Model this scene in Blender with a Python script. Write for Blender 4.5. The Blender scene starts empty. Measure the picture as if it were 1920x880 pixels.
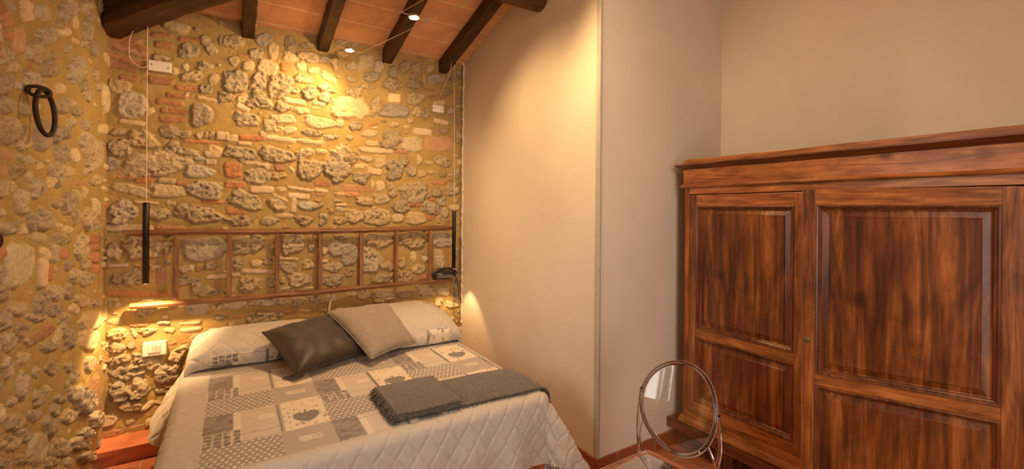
import bpy, bmesh, math, random
import numpy as np
from mathutils import Vector, Matrix
random.seed(7)
C = bpy.context.scene.collection
PI = math.pi
# room: X runs along the stone wall, Y from the camera towards it, Z up (metres)
XL, XS, XW, YS, YJ, YB = -0.68, 1.825, 3.02, 3.789, 1.94, -1.6
EAVE, SLOPE = 2.90, 0.26
def roof(x, y): return EAVE + SLOPE*min(YS-y, x-XL)

# ------------------------------------------------------------------ helpers
def mesh_obj(name, me, mat=None, parent=None):
    o = bpy.data.objects.new(name, me); C.objects.link(o)
    if mat: me.materials.append(mat)
    if parent: o.parent = parent
    return o
def obj(name, bm, mat, parent=None, smooth=False, origin=None):
    """bm -> ONE mesh object; origin = world point that becomes the object's (parent's) zero"""
    if origin is not None: bmesh.ops.translate(bm, verts=bm.verts, vec=-Vector(origin))
    me = bpy.data.meshes.new(name); bm.to_mesh(me); bm.free()
    if smooth:
        for p in me.polygons: p.use_smooth = True
    return mesh_obj(name, me, mat, parent)
def tag(o, label=None, cat=None, group=None, kind=None):
    if label: o['label'] = label
    if cat: o['category'] = cat
    if group: o['group'] = group
    if kind: o['kind'] = kind
    return o
def thing(name, loc, label, cat, group=None, rz=0):
    o = bpy.data.objects.new(name, None); C.objects.link(o)
    o.location = loc; o.rotation_euler = (0, 0, rz); o.empty_display_size = .05
    return tag(o, label, cat, group)
def BM(): return bmesh.new()
def box(bm, x0, x1, y0, y1, z0, z1, bev=0, mtx=None):
    t = bmesh.new(); r = bmesh.ops.create_cube(t, size=1)
    bmesh.ops.scale(t, vec=(abs(x1-x0), abs(y1-y0), abs(z1-z0)), verts=t.verts)
    bmesh.ops.translate(t, vec=((x0+x1)/2, (y0+y1)/2, (z0+z1)/2), verts=t.verts)
    if bev: bmesh.ops.bevel(t, geom=t.edges[:], offset=bev, segments=2, affect='EDGES', profile=.6)
    if mtx is not None: bmesh.ops.transform(t, matrix=mtx, verts=t.verts)
    me = bpy.data.meshes.new('t'); t.to_mesh(me); t.free(); bm.from_mesh(me); bpy.data.meshes.remove(me)
    return bm
def prism(bm, pts, axis, a0, a1):
    """extrude a closed 2D profile along an axis. pts are (other axes in xyz order)"""
    def P(p, a):
        return {'x': (a, p[0], p[1]), 'y': (p[0], a, p[1]), 'z': (p[0], p[1], a)}[axis]
    v0 = [bm.verts.new(P(p, a0)) for p in pts]; v1 = [bm.verts.new(P(p, a1)) for p in pts]
    n = len(pts)
    fs = [bm.faces.new((v0[i], v0[(i+1) % n], v1[(i+1) % n], v1[i])) for i in range(n)]
    fs += [bm.faces.new(v0), bm.faces.new(v1[::-1])]
    bmesh.ops.recalc_face_normals(bm, faces=fs)
    return bm
def tube(bm, pts, r, seg=10, cap=True, flat=1.0):
    """round tube along points; r a number or a list"""
    pts = [Vector(p) for p in pts]; n = len(pts)
    rs = r if isinstance(r, (list, tuple)) else [r]*n
    rings = []; up = None
    for i, p in enumerate(pts):
        d = (pts[min(i+1, n-1)] - pts[max(i-1, 0)]).normalized()
        if up is None:
            up = Vector((0, 0, 1)) if abs(d.z) < .9 else Vector((1, 0, 0))
        a = d.cross(up).normalized(); b = a.cross(d).normalized(); up = b
        rings.append([bm.verts.new(p + a*rs[i]*math.cos(2*PI*k/seg) + b*rs[i]*flat*math.sin(2*PI*k/seg)) for k in range(seg)])
    fs = []
    for i in range(n-1):
        for k in range(seg):
            fs.append(bm.faces.new((rings[i][k], rings[i][(k+1) % seg], rings[i+1][(k+1) % seg], rings[i+1][k])))
    if cap:
        fs.append(bm.faces.new(rings[0])); fs.append(bm.faces.new(rings[-1][::-1]))
    bmesh.ops.recalc_face_normals(bm, faces=fs)
    return bm
def lathe(bm, prof, loc=(0, 0, 0), seg=24, mtx=None):
    M = Matrix.Translation(loc) @ (mtx if mtx is not None else Matrix())
    rings = [[bm.verts.new(M @ Vector((r*math.cos(2*PI*k/seg), r*math.sin(2*PI*k/seg), z))) for k in range(seg)] for r, z in prof]
    fs = []
    for i in range(len(prof)-1):
        for k in range(seg):
            fs.append(bm.faces.new((rings[i][k], rings[i][(k+1) % seg], rings[i+1][(k+1) % seg], rings[i+1][k])))
    fs.append(bm.faces.new(rings[0][::-1])); fs.append(bm.faces.new(rings[-1]))
    bmesh.ops.recalc_face_normals(bm, faces=fs)
    return bm
def torus(bm, c, ax1, ax2, r, seg=36, seg2=10):
    c = Vector(c); a = Vector(ax1); b = Vector(ax2)
    n = a.cross(b).normalized(); rings = []
    for i in range(seg):
        t = 2*PI*i/seg; p = c + a*math.cos(t) + b*math.sin(t)
        out = (a.normalized()*math.cos(t) + b.normalized()*math.sin(t)).normalized()
        rings.append([bm.verts.new(p + out*r*math.cos(2*PI*k/seg2) + n*r*math.sin(2*PI*k/seg2)) for k in range(seg2)])
    for i in range(seg):
        for k in range(seg2):
            bm.faces.new((rings[i][k], rings[(i+1) % seg][k], rings[(i+1) % seg][(k+1) % seg2], rings[i][(k+1) % seg2]))
    bmesh.ops.recalc_face_normals(bm, faces=bm.faces[:])
    return bm
def smooth_curve(pts, n=8):
    """Catmull-Rom through pts"""
    pts = [Vector(p) for p in pts]; P = [pts[0]] + pts + [pts[-1]]; out = []
    for i in range(1, len(P)-2):
        for k in range(n):
            t = k/n
            out.append(.5*((2*P[i]) + (-P[i-1]+P[i+1])*t + (2*P[i-1]-5*P[i]+4*P[i+1]-P[i+2])*t*t + (-P[i-1]+3*P[i]-3*P[i+1]+P[i+2])*t**3))
    out.append(pts[-1]); return out
def grid_mesh(name, X, Y, Z, mat, parent=None, col=None, smooth=True, origin=None, closed_thick=0):
    """arrays (n,m) -> one mesh; col (n,m,3) -> colour attribute 'Col'"""
    n, m = X.shape
    V = np.stack([X, Y, Z], -1).reshape(-1, 3).astype(float)
    if origin is not None: V = V - np.array(origin)
    idx = np.arange(n*m).reshape(n, m)
    F = np.stack([idx[:-1, :-1], idx[1:, :-1], idx[1:, 1:], idx[:-1, 1:]], -1).reshape(-1, 4)
    me = bpy.data.meshes.new(name)
    me.vertices.add(len(V)); me.vertices.foreach_set('co', V.ravel())
    me.loops.add(F.size); me.loops.foreach_set('vertex_index', F.ravel())
    me.polygons.add(len(F)); me.polygons.foreach_set('loop_start', np.arange(len(F))*4)
    me.polygons.foreach_set('loop_total', np.full(len(F), 4))
    me.update(calc_edges=True); me.validate()
    if smooth: me.polygons.foreach_set('use_smooth', np.ones(len(F), bool))
    if col is not None:
        a = me.color_attributes.new('Col', 'FLOAT_COLOR', 'POINT')
        cc = np.concatenate([col.reshape(-1, col.shape[-1]), np.ones((n*m, 4-col.shape[-1]))], 1) if col.shape[-1] < 4 else col.reshape(-1, 4)
        a.data.foreach_set('color', cc.astype(np.float32).ravel())
    return mesh_obj(name, me, mat, parent)
def vnoise(x, y, seed=0):
    """smooth value noise on arrays, 0..1"""
    xi = np.floor(x).astype(np.int64); yi = np.floor(y).astype(np.int64); xf = x-xi; yf = y-yi
    def h(a, b):
        n = (a*374761393 + b*668265263 + seed*974634777) & 0xffffffff
        n = ((n ^ (n >> 13))*1274126177) & 0xffffffff
        return ((n ^ (n >> 16)) & 0xffff)/65535.
    u = xf*xf*(3-2*xf); v = yf*yf*(3-2*yf)
    return (h(xi, yi)*(1-u)+h(xi+1, yi)*u)*(1-v) + (h(xi, yi+1)*(1-u)+h(xi+1, yi+1)*u)*v
def fbm(x, y, seed=0, o=3):
    r = 0; a = .5; t = 0
    for i in range(o):
        r = r + a*vnoise(x*2**i, y*2**i, seed+i*17); t += a; a *= .5
    return r/t
def sstep(a, b, x):
    t = np.clip((x-a)/(b-a), 0, 1); return t*t*(3-2*t)

# ------------------------------------------------------------------ materials
def mat(name):
    m = bpy.data.materials.new(name); m.use_nodes = True
    nt = m.node_tree; b = nt.nodes['Principled BSDF']; return m, nt, b
def N(nt, t, **kw):
    n = nt.nodes.new(t)
    for k, v in kw.items():
        if k in n.inputs: n.inputs[k].default_value = v
        else: setattr(n, k, v)
    return n
def ramp(nt, fac, stops):
    r = nt.nodes.new('ShaderNodeValToRGB'); e = r.color_ramp.elements
    while len(e) < len(stops): e.new(.5)
    for i, (p, c) in enumerate(stops): e[i].position = p; e[i].color = (*c, 1)
    nt.links.new(fac, r.inputs[0]); return r.outputs[0]
def coords(nt, scale=(1, 1, 1), rot=(0, 0, 0)):
    t = nt.nodes.new('ShaderNodeTexCoord'); mp = nt.nodes.new('ShaderNodeMapping')
    mp.inputs['Scale'].default_value = scale; mp.inputs['Rotation'].default_value = rot
    nt.links.new(t.outputs['Object'], mp.inputs[0]); return mp.outputs[0]
def noise(nt, co, s, d=4, r=.55, dist=0):
    n = nt.nodes.new('ShaderNodeTexNoise'); n.inputs['Scale'].default_value = s
    n.inputs['Detail'].default_value = d; n.inputs['Roughness'].default_value = r; n.inputs['Distortion'].default_value = dist
    nt.links.new(co, n.inputs['Vector']); return n.outputs[0]
def mixc(nt, fac, a, b, mode='MIX'):
    m = nt.nodes.new('ShaderNodeMix'); m.data_type = 'RGBA'; m.blend_type = mode
    for k, v in ((0, fac), (6, a), (7, b)):
        if hasattr(v, 'links') or hasattr(v, 'is_linked'): nt.links.new(v, m.inputs[k])
        else: m.inputs[k].default_value = v if k == 0 else (*v, 1)
    return m.outputs[2]
def math_(nt, op, a, b=0.):
    m = nt.nodes.new('ShaderNodeMath'); m.operation = op
    for i, v in enumerate((a, b)):
        if hasattr(v, 'is_linked'): nt.links.new(v, m.inputs[i])
        else: m.inputs[i].default_value = v
    return m.outputs[0]
def bump(nt, b, h, s=.4, d=.01):
    n = nt.nodes.new('ShaderNodeBump'); n.inputs['Strength'].default_value = s; n.inputs['Distance'].default_value = d
    nt.links.new(h, n.inputs['Height']); nt.links.new(n.outputs[0], b.inputs['Normal']); return n
def simple(name, col, rough=.6, metal=0, var=.12, scale=20, bs=.15, sheen=0):
    m, nt, b = mat(name); co = coords(nt); n = noise(nt, co, scale)
    lo = tuple(c*(1-var) for c in col); hi = tuple(min(1, c*(1+var)) for c in col)
    nt.links.new(ramp(nt, n, [(.3, lo), (.7, hi)]), b.inputs['Base Color'])
    b.inputs['Roughness'].default_value = rough; b.inputs['Metallic'].default_value = metal
    if bs: bump(nt, b, noise(nt, co, scale*4), bs, .003)
    if sheen: b.inputs['Sheen Weight'].default_value = sheen
    return m
def wood(name, dark, mid, light, axis='z', rough=.35, grain=14, coat=.2, knots=True):
    """stained wood, grain along the given object axis"""
    m, nt, b = mat(name)
    sc = {'z': (1, 1, .07), 'y': (1, .07, 1), 'x': (.07, 1, 1)}[axis]
    co = coords(nt, sc)
    w = noise(nt, co, grain*1.5, 7, .6, 1.6)
    fine = noise(nt, co, grain*9, 4, .6)
    co2 = coords(nt, {'z': (1, 1, .38), 'y': (1, .38, 1), 'x': (.38, 1, 1)}[axis])
    blot = noise(nt, co2, 5.0, 7, .68, 1.4)
    c1 = ramp(nt, w, [(.28, dark), (.48, mid), (.72, light)])
    c2 = ramp(nt, blot, [(.34, (.25, .17, .13)), (.47, (.78, .72, .68)), (.6, (1.2, 1.18, 1.12))])
    c = mixc(nt, .7, c1, c2, 'MULTIPLY')
    c3 = ramp(nt, fine, [(.32, (.55, .50, .46)), (.6, (1.08, 1.06, 1.04))])
    c = mixc(nt, .7, c, c3, 'MULTIPLY')
    if knots:
        v = nt.nodes.new('ShaderNodeTexVoronoi'); v.inputs['Scale'].default_value = 4.2
        nt.links.new(coords(nt, {'z': (1, 1, .8), 'y': (1, .8, 1), 'x': (.8, 1, 1)}[axis]), v.inputs['Vector'])
        k = ramp(nt, v.outputs['Distance'], [(.05, (.22, .14, .1)), (.1, (.62, .55, .5)), (.16, (1, 1, 1))])
        c = mixc(nt, .9, c, k, 'MULTIPLY')
    nt.links.new(c, b.inputs['Base Color'])
    b.inputs['Roughness'].default_value = rough; b.inputs['Coat Weight'].default_value = coat; b.inputs['Coat Roughness'].default_value = .25
    bump(nt, b, math_(nt, 'ADD', w, math_(nt, 'MULTIPLY', fine, .5)), .25, .003)
    return m
M = {}
WD, WM, WLi = (.07, .016, .005), (.29, .082, .016), (.54, .20, .047)
M['wood_v'] = wood('walnut_vertical', WD, WM, WLi, 'z')
M['wood_h'] = wood('walnut_horizontal', WD, (.40, .13, .028), (.64, .27, .072), 'y')
M['wood_x'] = wood('walnut_depth', WD, WM, WLi, 'x')
M['panel'] = wood('walnut_panel', (.03, .008, .003), (.175, .045, .009), (.45, .15, .030), 'z', grain=9)
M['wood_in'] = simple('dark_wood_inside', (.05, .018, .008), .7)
M['moulding'] = wood('dark_moulding', (.04, .011, .005), (.15, .042, .013), (.30, .10, .03), 'z', knots=False)
M['moulding_h'] = wood('dark_moulding_h', (.04, .011, .005), (.14, .036, .011), (.28, .085, .025), 'y', knots=False)
M['beam'] = wood('dark_beam', (.018, .007, .004), (.060, .021, .009), (.13, .05, .02), 'x', rough=.55, grain=8, coat=.05)
M['rafter'] = wood('dark_rafter', (.014, .006, .003), (.042, .017, .008), (.09, .038, .017), 'y', rough=.55, grain=8, coat=.05, knots=False)
M['ladder_x'] = wood('ladder_rail_wood', (.09, .032, .01), (.22, .09, .03), (.38, .18, .065), 'x', rough=.55, grain=10, coat=0)
M['ladder_z'] = wood('ladder_rung_wood', (.09, .032, .01), (.24, .10, .033), (.40, .19, .07), 'z', rough=.55, grain=10, coat=0, knots=False)

def stone_mat():
    m, nt, b = mat('rubble_stone')
    at = nt.nodes.new('ShaderNodeVertexColor'); at.layer_name = 'Col'
    co = coords(nt)
    n1 = noise(nt, co, 55, 6, .7); n2 = noise(nt, co, 160, 4, .7); n3 = noise(nt, co, 9, 4, .6)
    # alpha of the attribute: how rough the stone is
    rough = at.outputs['Alpha']
    pit = ramp(nt, n1, [(.34, (.55, .49, .42)), (.47, (1, 1, 1)), (.68, (1.2, 1.18, 1.13))])
    sm = ramp(nt, n3, [(.3, (.85, .84, .82)), (.7, (1.12, 1.12, 1.12))])
    c = mixc(nt, rough, at.outputs['Color'], mixc(nt, 1., at.outputs['Color'], pit, 'MULTIPLY'))
    c = mixc(nt, .8, c, sm, 'MULTIPLY')
    nt.links.new(c, b.inputs['Base Color']); b.inputs['Roughness'].default_value = .93
    b.inputs['Specular IOR Level'].default_value = .2
    h = math_(nt, 'ADD', math_(nt, 'MULTIPLY', n1, math_(nt, 'ADD', math_(nt, 'MULTIPLY', rough, 1.3), .25)), math_(nt, 'MULTIPLY', n2, .25))
    bump(nt, b, h, 1.0, .013)
    return m
M['stone'] = stone_mat()
def plaster(name, col, bs=.25):
    m, nt, b = mat(name); co = coords(nt)
    n = noise(nt, co, 1.6, 5, .6); f = noise(nt, co, 45, 5, .6); g = noise(nt, co, 7, 4, .6)
    c = ramp(nt, n, [(.3, tuple(x*.93 for x in col)), (.7, tuple(min(1, x*1.04) for x in col))])
    nt.links.new(c, b.inputs['Base Color']); b.inputs['Roughness'].default_value = .85
    bump(nt, b, math_(nt, 'ADD', math_(nt, 'MULTIPLY', g, 1.2), math_(nt, 'MULTIPLY', f, .3)), bs, .012)
    return m
M['plaster'] = plaster('cream_plaster', (.73, .635, .50))
M['trim_metal'] = simple('corner_bead_paint', (.44, .41, .32), .5, 0, .08)
def tiles(name, c1, c2, mortar, w, h, ms=.012, rough=.5, off=.5, rot=0, swap=False, bs=.4):
    m, nt, b = mat(name)
    tc = nt.nodes.new('ShaderNodeTexCoord'); mp = nt.nodes.new('ShaderNodeMapping')
    mp.inputs['Rotation'].default_value = (0, 0, rot)
    nt.links.new(tc.outputs['Object'], mp.inputs[0])
    br = nt.nodes.new('ShaderNodeTexBrick'); nt.links.new(mp.outputs[0], br.inputs['Vector'])
    br.offset = off; br.inputs['Scale'].default_value = 1; br.inputs['Mortar Size'].default_value = ms
    br.inputs['Mortar Smooth'].default_value = .3
    br.inputs['Brick Width'].default_value = w; br.inputs['Row Height'].default_value = h
    br.inputs['Color1'].default_value = (*c1, 1); br.inputs['Color2'].default_value = (*c2, 1); br.inputs['Mortar'].default_value = (*mortar, 1)
    br.inputs['Bias'].default_value = 0
    co = coords(nt); n = noise(nt, co, 5, 6, .65)
    c = mixc(nt, .8, br.outputs['Color'], ramp(nt, n, [(.3, (.72, .68, .65)), (.7, (1.15, 1.15, 1.12))]), 'MULTIPLY')
    nt.links.new(c, b.inputs['Base Color']); b.inputs['Roughness'].default_value = rough
    bump(nt, b, math_(nt, 'ADD', math_(nt, 'MULTIPLY', br.outputs['Fac'], -1.), math_(nt, 'MULTIPLY', noise(nt, co, 30), .4)), bs, .004)
    return m
M['ceil'] = tiles('terracotta_ceiling', (.70, .35, .17), (.76, .40, .20), (.86, .66, .44), .512, .25, .0055, .8, off=.0, bs=.3)
M['floor'] = tiles('terracotta_floor', (.42, .13, .05), (.52, .18, .075), (.45, .30, .2), .30, .15, .005, .32, off=.5, rot=PI/2)
M['brickstep'] = simple('step_terracotta', (.58, .19, .075), .55, 0, .2, 9, .3)
M['skirt'] = tiles('skirting_terracotta', (.30, .075, .03), (.34, .09, .035), (.40, .25, .16), .33, 5, .004, .35, off=.0)
M['cement'] = simple('sill_cement', (.55, .40, .22), .9, 0, .15, 12, .4)
M['black'] = simple('black_metal', (.012, .011, .011), .45, .3, .1, 30, .05)
M['iron'] = simple('old_iron', (.045, .028, .022), .6, .7, .35, 40, .5)
M['white'] = simple('white_plastic', (.78, .70, .58), .4, 0, .03, 8, 0)
M['beige'] = simple('beige_plastic', (.62, .50, .38), .4, 0, .03, 8, 0)
M['cord'] = simple('white_cord', (.72, .62, .48), .6, 0, .05, 8, 0)
M['phone'] = simple('black_phone_plastic', (.014, .014, .017), .38, 0, .1, 30, 0)
M['screen'] = simple('grey_phone_face', (.10, .10, .11), .3, 0, .1, 30, 0)
M['steel'] = simple('brushed_steel', (.6, .56, .5), .3, .9, .05, 30, .05)
M['brass'] = simple('aged_brass', (.22, .14, .06), .45, .8, .3, 60, .3)
M['satin'] = simple('dark_brown_satin', (.028, .018, .012), .48, 0, .12, 6, .1, sheen=.3)
M['satin_pipe'] = simple('dark_brown_piping', (.05, .032, .026), .5, 0, .12, 6, 0)
M['velour'] = simple('grey_beige_cotton', (.30, .25, .195), .9, 0, .10, 30, .25, sheen=.3)
M['velour_pipe'] = simple('grey_piping', (.24, .205, .17), .9, 0, .1, 30, .1)
M['mattress'] = simple('white_ticking', (.6, .56, .5), .9)
M['wall_white'] = simple('window_white_paint', (.75, .75, .72), .5)
def striped():
    m, nt, b = mat('striped_ticking')
    w = nt.nodes.new('ShaderNodeTexWave'); w.inputs['Scale'].default_value = 28; w.bands_direction = 'X'
    nt.links.new(coords(nt, rot=(0, .5, .3)), w.inputs['Vector'])
    nt.links.new(ramp(nt, w.outputs[0], [(.4, (.12, .11, .10)), (.6, (.75, .72, .68))]), b.inputs['Base Color'])
    b.inputs['Roughness'].default_value = .9; return m
M['stripe'] = striped()
def wool():
    m, nt, b = mat('charcoal_wool'); co = coords(nt)
    n = noise(nt, co, 150, 3, .75); n2 = noise(nt, co, 18, 3, .6)
    c = ramp(nt, n, [(.34, (.028, .024, .021)), (.5, (.092, .076, .060)), (.66, (.22, .185, .145))])
    c = mixc(nt, .6, c, ramp(nt, n2, [(.3, (.8, .8, .8)), (.7, (1.1, 1.1, 1.1))]), 'MULTIPLY')
    nt.links.new(c, b.inputs['Base Color']); b.inputs['Roughness'].default_value = .95
    b.inputs['Sheen Weight'].default_value = .3
    bump(nt, b, n, .5, .003); return m
M['wool'] = wool()
def quilt():
    m, nt, b = mat('patchwork_quilt')
    at = nt.nodes.new('ShaderNodeVertexColor'); at.layer_name = 'Col'
    co = coords(nt); n = noise(nt, co, 300, 2, .6); n2 = noise(nt, co, 14, 4, .6)
    c = mixc(nt, .8, at.outputs['Color'], ramp(nt, n, [(.3, (.86, .86, .86)), (.7, (1.07, 1.07, 1.07))]), 'MULTIPLY')
    nt.links.new(c, b.inputs['Base Color']); b.inputs['Roughness'].default_value = .85
    b.inputs['Sheen Weight'].default_value = .25
    bump(nt, b, math_(nt, 'ADD', math_(nt, 'MULTIPLY', n, .2), n2), .35, .006); return m
M['quilt'] = quilt()
def clear():
    m, nt, b = mat('clear_polycarbonate')
    b.inputs['Base Color'].default_value = (.97, .95, .95, 1); b.inputs['Roughness'].default_value = .01
    b.inputs['IOR'].default_value = 1.5; b.inputs['Transmission Weight'].default_value = 1
    n = noise(nt, coords(nt), 3, 1); bump(nt, b, n, .02, .01); return m
M['clear'] = clear()
def emis(name, col, s):
    m, nt, b = mat(name); b.inputs['Emission Color'].default_value = (*col, 1); b.inputs['Emission Strength'].default_value = s
    b.inputs['Base Color'].default_value = (.8, .8, .8, 1); return m
M['halogen'] = emis('halogen_glow', (1, .68, .32), 60)
M['leaf'] = simple('garden_leaf', (.10, .22, .04), .6)
M['bark'] = simple('garden_bark', (.12, .08, .05), .9)
M['ground'] = simple('garden_ground', (.22, .20, .14), .9)
gl, gnt, gb = mat('window_pane_glass'); gnt.nodes.remove(gb)
_t = gnt.nodes.new('ShaderNodeBsdfTransparent'); _g = gnt.nodes.new('ShaderNodeBsdfGlossy'); _g.inputs['Roughness'].default_value = 0
_f = gnt.nodes.new('ShaderNodeFresnel'); _f.inputs[0].default_value = 1.35; _x = gnt.nodes.new('ShaderNodeMixShader')
gnt.links.new(_f.outputs[0], _x.inputs[0]); gnt.links.new(_t.outputs[0], _x.inputs[1]); gnt.links.new(_g.outputs[0], _x.inputs[2])
gnt.links.new(_x.outputs[0], gnt.nodes['Material Output'].inputs[0])
M['pane'] = gl

# ------------------------------------------------------------------ masonry
KIND = {  # colour, relief, roughness(alpha), super-ellipse power, edge wobble
 'r': ((.60, .455, .255), .018, .85, 2.3, .38), 'R': ((.60, .46, .27), .045, .9, 2.4, .35), 's': ((.63, .485, .275), .016, .35, 2.6, .25),
 'g': ((.50, .415, .29), .016, .5, 2.5, .2), 't': ((.66, .49, .30), .020, .12, 7, .10), 'b': ((.52, .25, .12), .014, .25, 6, .16),
 'q': ((.50, .30, .17), .005, .2, 3.2, .12)}
MORTAR = np.array((.435, .295, .105))
def parse(txt):
    out = []
    for e in txt.split(';'):
        p = e.split(); out.append((p[0], *[int(v)/1000 for v in p[1:]]))
    return out
def masonry(us, vs, stones, seed, fill, gain=1.0):
    """height field (n,m) and colour (n,m,4) of a rubble wall over coordinates us, vs"""
    U, V = np.meshgrid(us, vs, indexing='ij')
    rng = random.Random(seed)
    H = .010*fbm(U*3.1, V*3.1, seed, 3) + .004*fbm(U*22, V*22, seed+5, 3)
    col = np.zeros(U.shape+(4,)); n0 = fbm(U*5, V*5, seed+9, 3)
    col[..., :3] = MORTAR*(.86+.28*n0)[..., None]; col[..., 3] = .12
    occ = np.zeros(U.shape)
    w1 = fbm(U*11, V*11, seed+20, 3)-.5; w2 = fbm(U*34, V*34, seed+21, 3)-.5
    ro = fbm(U*60, V*60, seed+31, 3); ro2 = 1-1.9*np.abs(fbm(U*17, V*21, seed+33, 4)-.5)-.25
    st = list(stones)
    def stamp(s):
        ty, cu, cv, ax, ay, bx, by = s
        c, h, a, n, wob = KIND[ty]
        det = ax*by-ay*bx
        if abs(det) < 1e-7: return
        R = (math.hypot(ax, ay)+math.hypot(bx, by))*1.25
        i0, i1 = np.searchsorted(us, (cu-R, cu+R)); j0, j1 = np.searchsorted(vs, (cv-R, cv+R))
        if i1-i0 < 1 or j1-j0 < 1: return
        sl = (slice(i0, i1), slice(j0, j1)); du = U[sl]-cu; dv = V[sl]-cv
        g_ = 1.13 if n < 5 else 1.04; p = (du*by-dv*bx)/det/g_; q = (dv*ax-du*ay)/det/g_
        size = min(math.hypot(ax, ay), math.hypot(bx, by))
        sx, sy = rng.uniform(0, 50), rng.uniform(0, 50); k1 = rng.uniform(-.28, .28) if n < 5 else 0; k2 = rng.uniform(-.22, .22) if n < 5 else 0
        p, q = p+k1*q*q*np.sign(k1+.01)-.1*k1, q+k2*p*q
        d = (np.abs(p)**n+np.abs(q)**n)**(1/n) + wob*((vnoise(p*1.7+sx, q*1.7+sy, 5)-.5)*1.25+(vnoise(p*4.1+sy, q*4.1+sx, 6)-.5)*.6+w2[sl]*.7)
        m = sstep(1.04, .80 if n < 5 else .88, d); mc = sstep(1.02, .94, d)
        hh = h*min(1.35, .55+size/.07)*rng.uniform(.75, 1.2)*gain
        tilt = rng.uniform(-.25, .25)*p + rng.uniform(-.35, .15)*q
        rel = hh*m*(1+.6*tilt) + m*a*(.015*(ro[sl]-.5)+.028*(ro2[sl]-.5)) - .004*sstep(1.35, 1.05, d)*(1-m)
        H[sl] = np.maximum(H[sl], 0)*(1-mc)+mc*(H[sl]*.4) + rel
        k = rng.uniform(.82, 1.16); warm = rng.uniform(-.03, .04)
        cc = np.array((c[0]*k+warm, c[1]*k, c[2]*k-warm*.5))
        if ty in 'rRg':
            g = rng.random()**2*.35; grey = cc.mean(); cc = cc*(1-g)+grey*np.array((1.0, .97, .92))*g
        col[sl][..., :3] = col[sl][..., :3]*(1-mc[..., None]) + mc[..., None]*cc*(1+.25*(ro2[sl]-.5))[..., None]
        # deep pits of the porous stones
        pit = a*mc*sstep(.36, .24, ro[sl]); H[sl] -= .012*pit; col[sl][..., :3] *= (1-.35*pit)[..., None]
        col[sl][..., 3] = col[sl][..., 3]*(1-mc)+mc*a
        occ[sl] = np.maximum(occ[sl], sstep(1.32, 1.1, (np.abs(p)**n+np.abs(q)**n)**(1/n)))
    for s in st: stamp(s)
    u0, u1, v0, v1 = us[0], us[-1], vs[0], vs[-1]
    for k in range(fill):
        cu = rng.uniform(u0, u1); cv = rng.uniform(v0, v1)
        big = 1 if k < fill*.4 else .5
        a = rng.uniform(.016, .085)*big; b = a*rng.uniform(.4, .85); th = rng.uniform(-.2, .2)
        ty = rng.choice('rrrrssgtb')
        if ty in 'tb': b = max(.008, a*.28)
        ii = np.clip(np.searchsorted(us, (cu-a*1.15, cu-a*.5, cu, cu+a*.5, cu+a*1.15)), 0, len(us)-1); jj = np.clip(np.searchsorted(vs, (cv-b*1.2, cv, cv+b*1.2)), 0, len(vs)-1)
        if occ[np.ix_(ii, jj)].max() > .05: continue
        stamp((ty, cu, cv, a*math.cos(th), a*math.sin(th), -b*math.sin(th), b*math.cos(th)))
    return U, V, H, col
def wall_mesh(name, P, col, keep=None):
    X, Y, Z = P
    o = grid_mesh(name, X, Y, Z, M['stone'], col=col)
    if keep is not None:
        bm = bmesh.new(); bm.from_mesh(o.data)
        dead = [f for f in bm.faces if keep(f.calc_center_median())]
        bmesh.ops.delete(bm, geom=dead, context='FACES'); bm.to_mesh(o.data); bm.free()
    return tag(o, kind='structure')

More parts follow.
